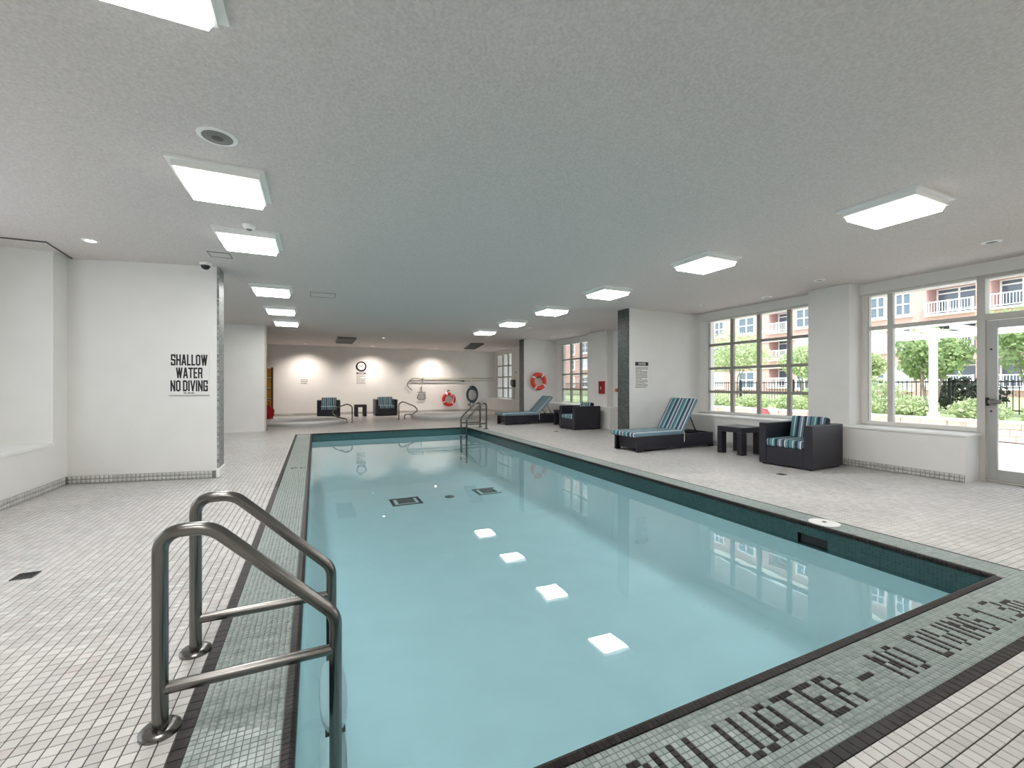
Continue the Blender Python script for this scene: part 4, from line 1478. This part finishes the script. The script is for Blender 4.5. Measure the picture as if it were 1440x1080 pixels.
# ------------------------------------------------------------------ garden and buildings outside
MB().box(WX + 0.2, 14.0, -14, 60, -0.3, -0.02).build('ground_patio', M['concrete'], kind='structure')
MB().box(14.35, 70, -30, 120, -0.3, 0.40).build('ground_garden', M['lawn'], kind='structure')
pw = MB().box(14.06, 14.5, -9, 20, -0.2, 0.38).build('garden_wall', M['grout_pale'], kind='structure')
sv = [unit for unit in range(3)]
stm = []
for k in range(4):
    L_ = (0.42, 0.34, 0.5, 0.38)[k]
    stm.append((L_, MB().box(-0.06, 0.06, -L_ / 2 + 0.006, L_ / 2 - 0.006, -0.066, 0.066).mesh('stone', M['stone_a'])))
for row in range(3):
    y = -3.0 + row * 0.17
    k = row
    while y < 16:
        L_, me = stm[k % 4]
        put('stone', me, pw, loc=(14.06 + 0.012 * ((k * 7) % 3 - 1), y + L_ / 2, 0.07 + row * 0.14), bevel=0)
        y += L_
        k += 1 + (k % 3 == 0)
MB().box(13.94, 14.46, -9, 20, 0.42, 0.455).build('coping_stone', M['stucco'], pw)


def foliage(blobs, n, size, seed, m_, name='foliage', parent=None, **tags):
    g = np.random.default_rng(seed)
    tot = sum(b[3] * b[4] * b[5] for b in blobs)
    V = []
    for b in blobs:
        k = max(20, int(n * b[3] * b[4] * b[5] / tot))
        d = g.normal(size=(k, 3))
        d /= np.linalg.norm(d, axis=1)[:, None]
        rr = g.uniform(0.25, 1.0, k) ** 0.45
        rr *= 1 + 0.13 * np.sin(d[:, 0] * 6 + seed) * np.cos(d[:, 2] * 7)
        V.append(np.array(b[:3]) + d * rr[:, None] * np.array(b[3:6]))
    C = np.concatenate(V)
    k = len(C)
    a_ = g.normal(size=(k, 3)); a_ /= np.linalg.norm(a_, axis=1)[:, None]
    b_ = np.cross(a_, g.normal(size=(k, 3))); b_ /= np.linalg.norm(b_, axis=1)[:, None]
    s1 = size * g.uniform(0.6, 1.3, k)[:, None]
    a_ *= s1; b_ *= s1 * 0.6
    Q = np.stack([C - a_, C + b_, C + a_, C - b_], 1).reshape(-1, 3)
    F = np.arange(4 * k).reshape(-1, 4)
    me = bpy.data.meshes.new(name)
    me.from_pydata(Q.tolist(), [], F.tolist())
    me.materials.append(m_)
    return put(name, me, parent, **tags)


def tree(loc, h_, r_, seed, label, group=None, pale=False):
    rt = empty('garden_tree', loc, label=label, cat='tree', group=group)
    rd = random.Random(seed)
    tm = MB()
    for k in range(4):
        a_ = k * 1.7 + seed
        tm.tube([(0.06 * math.cos(a_), 0.06 * math.sin(a_), -0.05), (0.25 * math.cos(a_) * (0.4 + 0.4 * (k > 0)), 0.25 * math.sin(a_), h_ * 0.35),
                 (0.5 * r_ * math.cos(a_ + 0.3), 0.5 * r_ * math.sin(a_ + 0.3), h_ * 0.7)], [0.05, 0.035, 0.015], n=6)
    tm.build('trunk', M['trunk'], rt)
    bl = [(0, 0, h_ * 0.72, r_ * 0.8, r_ * 0.8, h_ * 0.30)]
    for k in range(6):
        a_ = k * 1.05 + seed
        bl.append((r_ * 0.55 * math.cos(a_), r_ * 0.55 * math.sin(a_), h_ * (0.55 + 0.35 * rd.random()), r_ * 0.5, r_ * 0.5, h_ * 0.18))
    foliage(bl, 3600, 0.075, seed, M['leaf_pale' if pale else 'leaf'], 'crown', rt)
    return rt


tree((16.9, 6.55, 0.40), 2.5, 0.95, 1, 'bushy green garden tree just beside the white pergola post')
tree((17.2, 4.5, 0.40), 2.75, 1.12, 2, 'broad green garden tree between pergola post and glass door')
tree((17.0, 2.1, 0.40), 3.0, 1.3, 3, 'broad green garden tree seen through the glass door')
tree((21.0, 10.3, 0.40), 2.2, 0.8, 5, 'small pale tree behind the iron fence beside the window edge', pale=True)
tree((19.5, 15.2, 0.40), 3.6, 1.7, 4, 'spreading pale tree seen through the sixteen-pane window', pale=True)
tree((22.5, 13.6, 0.40), 2.9, 1.2, 6, 'second pale tree close behind the spreading one in the sixteen-pane window', pale=True)
ORD = 'first second third fourth fifth sixth seventh eighth ninth tenth eleventh twelfth thirteenth fourteenth fifteenth sixteenth seventeenth eighteenth'.split()
for k, (x, y, rx, ry, rz_) in enumerate([(15.0, y, 0.5, 0.72, 0.30) for y in np.arange(-1.6, 8.5, 1.3)] + [(16.0, 7.3, 0.7, 0.8, 0.62), (16.1, 8.4, 0.7, 0.7, 0.5), (16.0, 9.3, 0.6, 0.7, 0.45)] + [(15.2, y, 0.5, 0.75, 0.3) for y in (9.7, 11.0, 12.3, 13.6, 15.0)]):
    r = empty('garden_shrub', (float(x), float(y), 0.40), label='low pale green garden shrub, %s of those along the stone wall from the pergola end' % ORD[k], cat='shrub', group='shrubs along the garden wall')
    MB().tube([(0, 0, -0.03), (0.02, 0.01, rz_)], 0.02, n=6).build('stem', M['trunk'], r)
    foliage([(0, 0, rz_ * 0.75, rx * 0.85, ry * 0.82, rz_), (0.05, 0.15, rz_ * 0.8, rx * 0.6, ry * 0.45, rz_)], 1100, 0.05, 20 + k, M['leaf_pale'], 'foliage', r)

# iron fence
fn = empty('iron_fence', (18.0, 0, 0.40), label='black iron railing fence running behind the garden shrubs', cat='fence')
for k, z in enumerate((0.12, 0.95)):
    MB().box(-0.02, 0.02, -8, 60, z, z + 0.04).build('rail', M['iron'], fn)
for k in range(29):
    y = -8 + k * 2.42
    MB().box(-0.035, 0.035, y - 0.035, y + 0.035, -0.02, 1.10).build('post', M['iron'], fn)
br = MB()
for k in range(566):
    y = -7.9 + k * 0.12
    br.box(-0.009, 0.009, y - 0.009, y + 0.009, 0.04, 1.02)
br.build('bars', M['iron'], fn, kind='stuff')
for k, y in enumerate((-0.3, 2.0, 4.3, 6.6)):
    r = empty('dark_bush', (19.4, y, 0.40), label='bush with shade painted into its leaves, %s of four behind the iron fence from the door side' % ORD[k], cat='shrub', group='dark bushes behind the fence')
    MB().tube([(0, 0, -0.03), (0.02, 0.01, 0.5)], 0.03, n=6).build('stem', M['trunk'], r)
    foliage([(0, 0, 0.5, 0.6, 0.98, 0.6)], 1500, 0.07, 60 + k, mat('leaf_painted_shade_%d' % k, srgb(52, 62, 48), 0.8), 'foliage', r)  # dark leaf colour carries the shadow zone behind the fence

# pergola
pg = empty('garden_pergola', (14.55, 5.70, 0), label='white timber pergola standing beyond the patio', cat='pergola')
for x, y in ((0.3, 0.0), (0.3, -3.9), (0.3, 0.0 - 7.8)):
    MB().box(x - 0.07, x + 0.07, y - 0.07, y + 0.07, 0.38, 2.50).build('post', M['outwhite'], pg, bevel=0.01)
    MB().box(x - 0.095, x + 0.095, y - 0.095, y + 0.095, 0.38, 0.56).build('post_base', M['outwhite'], pg)
    MB().box(x - 0.095, x + 0.095, y - 0.095, y + 0.095, 2.40, 2.50).build('post_cap', M['outwhite'], pg)
for x in (0.20, 0.40):
    MB().box(x - 0.025, x + 0.025, -8.6, 0.75, 2.50, 2.64).build('beam', M['outwhite'], pg)
for k in range(15):
    y = 0.6 - k * 0.62
    MB().box(-0.5, 1.0, y - 0.03, y + 0.03, 2.64, 2.76).build('rafter', M['outwhite'], pg)


# apartment building
BX = 45.0
ab = empty('apartment_building', (BX, 0, 0.40), label='red brick apartment building with white windows and recessed balconies', cat='building')
FH = 2.93
Z0 = 0.62
NF = 6
bal = [(8.2, 14.1), (14.85, 17.7), (28.9, 31.0), (44.0, 47.0)]
wins = [(18.6, 19.8), (20.4, 21.6), (23.6, 25.2), (26.4, 28.1), (32.6, 34.7), (36.6, 38.0), (40.5, 42.0), (49, 50.5), (53, 54.5), (57, 59), (61.5, 63), (65, 67), (69.5, 71), (74, 76), (79, 81), (84, 86), (88, 90)]
walls = MB()
ycur = -4.0
segs = []
for y0, y1 in bal:
    segs.append((ycur, y0)); ycur = y1
segs.append((ycur, 98))
for y0, y1 in segs:
    walls.box(0, 3, y0, y1, -0.4, Z0 + NF * FH)
for y0, y1 in bal:
    walls.box(1.6, 3, y0, y1, -0.4, Z0 + NF * FH)
    for k in range(NF + 1):
        walls.box(0, 1.6, y0, y1, Z0 + k * FH - 0.75, Z0 + k * FH - 0.05)
walls.build('wall', M['brick'], ab)
MB().box(-0.25, 3.2, -4.2, 98.2, Z0 + NF * FH, Z0 + NF * FH + 0.6).build('cornice', M['stucco'], ab)
MB().box(-0.12, 0.0, -4, 98, Z0 + FH + 1.95, Z0 + FH + 2.15).build('string_course', M['stucco'], ab)
MB().box(-0.12, 0.0, 22, 98, Z0 + 2.0, Z0 + 2.25).build('string_course', M['stucco'], ab)


def win_meshes(w, hgt):
    f = MB()
    s_ = 0.14
    f.box(-0.1, 0.05, -w / 2, w / 2, 0, s_); f.box(-0.1, 0.05, -w / 2, w / 2, hgt - s_, hgt)
    f.box(-0.1, 0.05, -w / 2, -w / 2 + s_, s_, hgt - s_); f.box(-0.1, 0.05, w / 2 - s_, w / 2, s_, hgt - s_)
    f.box(-0.08, 0.05, -0.05, 0.05, s_, hgt - s_); f.box(-0.08, 0.05, -w / 2 + s_, w / 2 - s_, hgt * 0.5 - 0.05, hgt * 0.5 + 0.05)
    f.box(-0.2, 0.05, -w / 2 - 0.1, w / 2 + 0.1, -0.14, 0.0)
    p = MB().box(-0.04, 0.02, -w / 2 + 0.1, w / 2 - 0.1, 0.1, hgt - 0.1)
    return f.mesh('window', M['outwhite']), p.mesh('pane', M['darkpane']), p.mesh('pane', M['curtain'])


for y0, y1 in wins:
    fm_, pm1, pm2 = win_meshes(y1 - y0, 1.95)
    for k in range(NF):
        w_ = put('window', fm_, ab, loc=(0, (y0 + y1) / 2, Z0 + k * FH - 0.18 + (0.35 if k else 0.0)))
        put('pane', pm1 if (k + int(y0)) % 3 else pm2, w_)
for y0, y1 in bal:
    w = y1 - y0
    slab = MB().box(-0.35, 1.6, -w / 2, w / 2, -0.14, 0.0).mesh('balcony', M['outwhite'])
    rl = MB()
    rl.box(-0.33, -0.27, -w / 2, w / 2, 0.92, 1.0)
    rl.box(-0.33, -0.27, -w / 2, w / 2, 0.1, 0.16)
    for q in range(int(w / 0.16) + 1):
        rl.box(-0.31, -0.29, -w / 2 + q * 0.16, -w / 2 + q * 0.16 + 0.03, 0.1, 0.95)
    for q in range(3):
        yy = -w / 2 + 0.04 + (w - 0.08) * q / 2
        rl.box(-0.35, -0.25, yy - 0.05, yy + 0.05, 0, 1.02)
    rl = rl.mesh('railing', M['outwhite'])
    dr = MB()
    nn = max(2, int(w / 1.1))
    for q in range(nn + 1):
        yy = -w / 2 + 0.1 + (w - 0.2) * q / nn
        dr.box(1.5, 1.6, yy - 0.06, yy + 0.06, 0, 2.2)
    dr.box(1.5, 1.6, -w / 2 + 0.1, w / 2 - 0.1, 1.75, 1.85)
    dr.box(1.5, 1.6, -w / 2 + 0.1, w / 2 - 0.1, 2.1, 2.2)
    dr = dr.mesh('door_frame', M['outwhite'])
    gp = MB().box(1.55, 1.61, -w / 2 + 0.1, w / 2 - 0.1, 0, 2.15).mesh('pane', M['darkpane'])
    for k in range(NF):
        b_ = put('balcony', slab, ab, loc=(0, (y0 + y1) / 2, Z0 + k * FH + 0.0))
        put('railing', rl, b_)
        put('door_frame', dr, b_)
        put('pane', gp, b_)


# red garden chairs seen over the sill
def garden_chair(loc, rz, label):
    r = empty('garden_chair', loc, rz, label=label, cat='garden chair', group='red garden chairs')
    r.scale = (1, 1, 0.72)
    MB().obox((0, 0.0, 0.30), (0.28, 0, 0), (0, 0.28, -0.06), (0, 0.004, 0.012)).build('seat', M['red'], r)
    for k in range(5):
        MB().obox((-0.22 + k * 0.11, 0.42, 0.58), (0.045, 0, 0), (0, 0.14, 0.34), (0, 0.01, -0.004)).build('slat', M['red'], r)
    for sx in (-1, 1):
        MB().obox((sx * 0.3, 0.05, 0.42), (0.05, 0, 0), (0, 0.3, 0), (0, 0, 0.012)).build('armrest', M['red'], r)
        MB().box(sx * 0.3 - 0.02, sx * 0.3 + 0.02, -0.22, -0.16, -0.02, 0.41).build('leg', M['red'], r)
        MB().box(sx * 0.3 - 0.02, sx * 0.3 + 0.02, 0.30, 0.36, -0.02, 0.41).build('leg', M['red'], r)


garden_chair((11.2, 7.3, 0), math.radians(60), 'red slatted garden chair on the patio in the middle of the window')
garden_chair((11.3, 6.1, 0), math.radians(100), 'red slatted garden chair on the patio nearest the window pier')
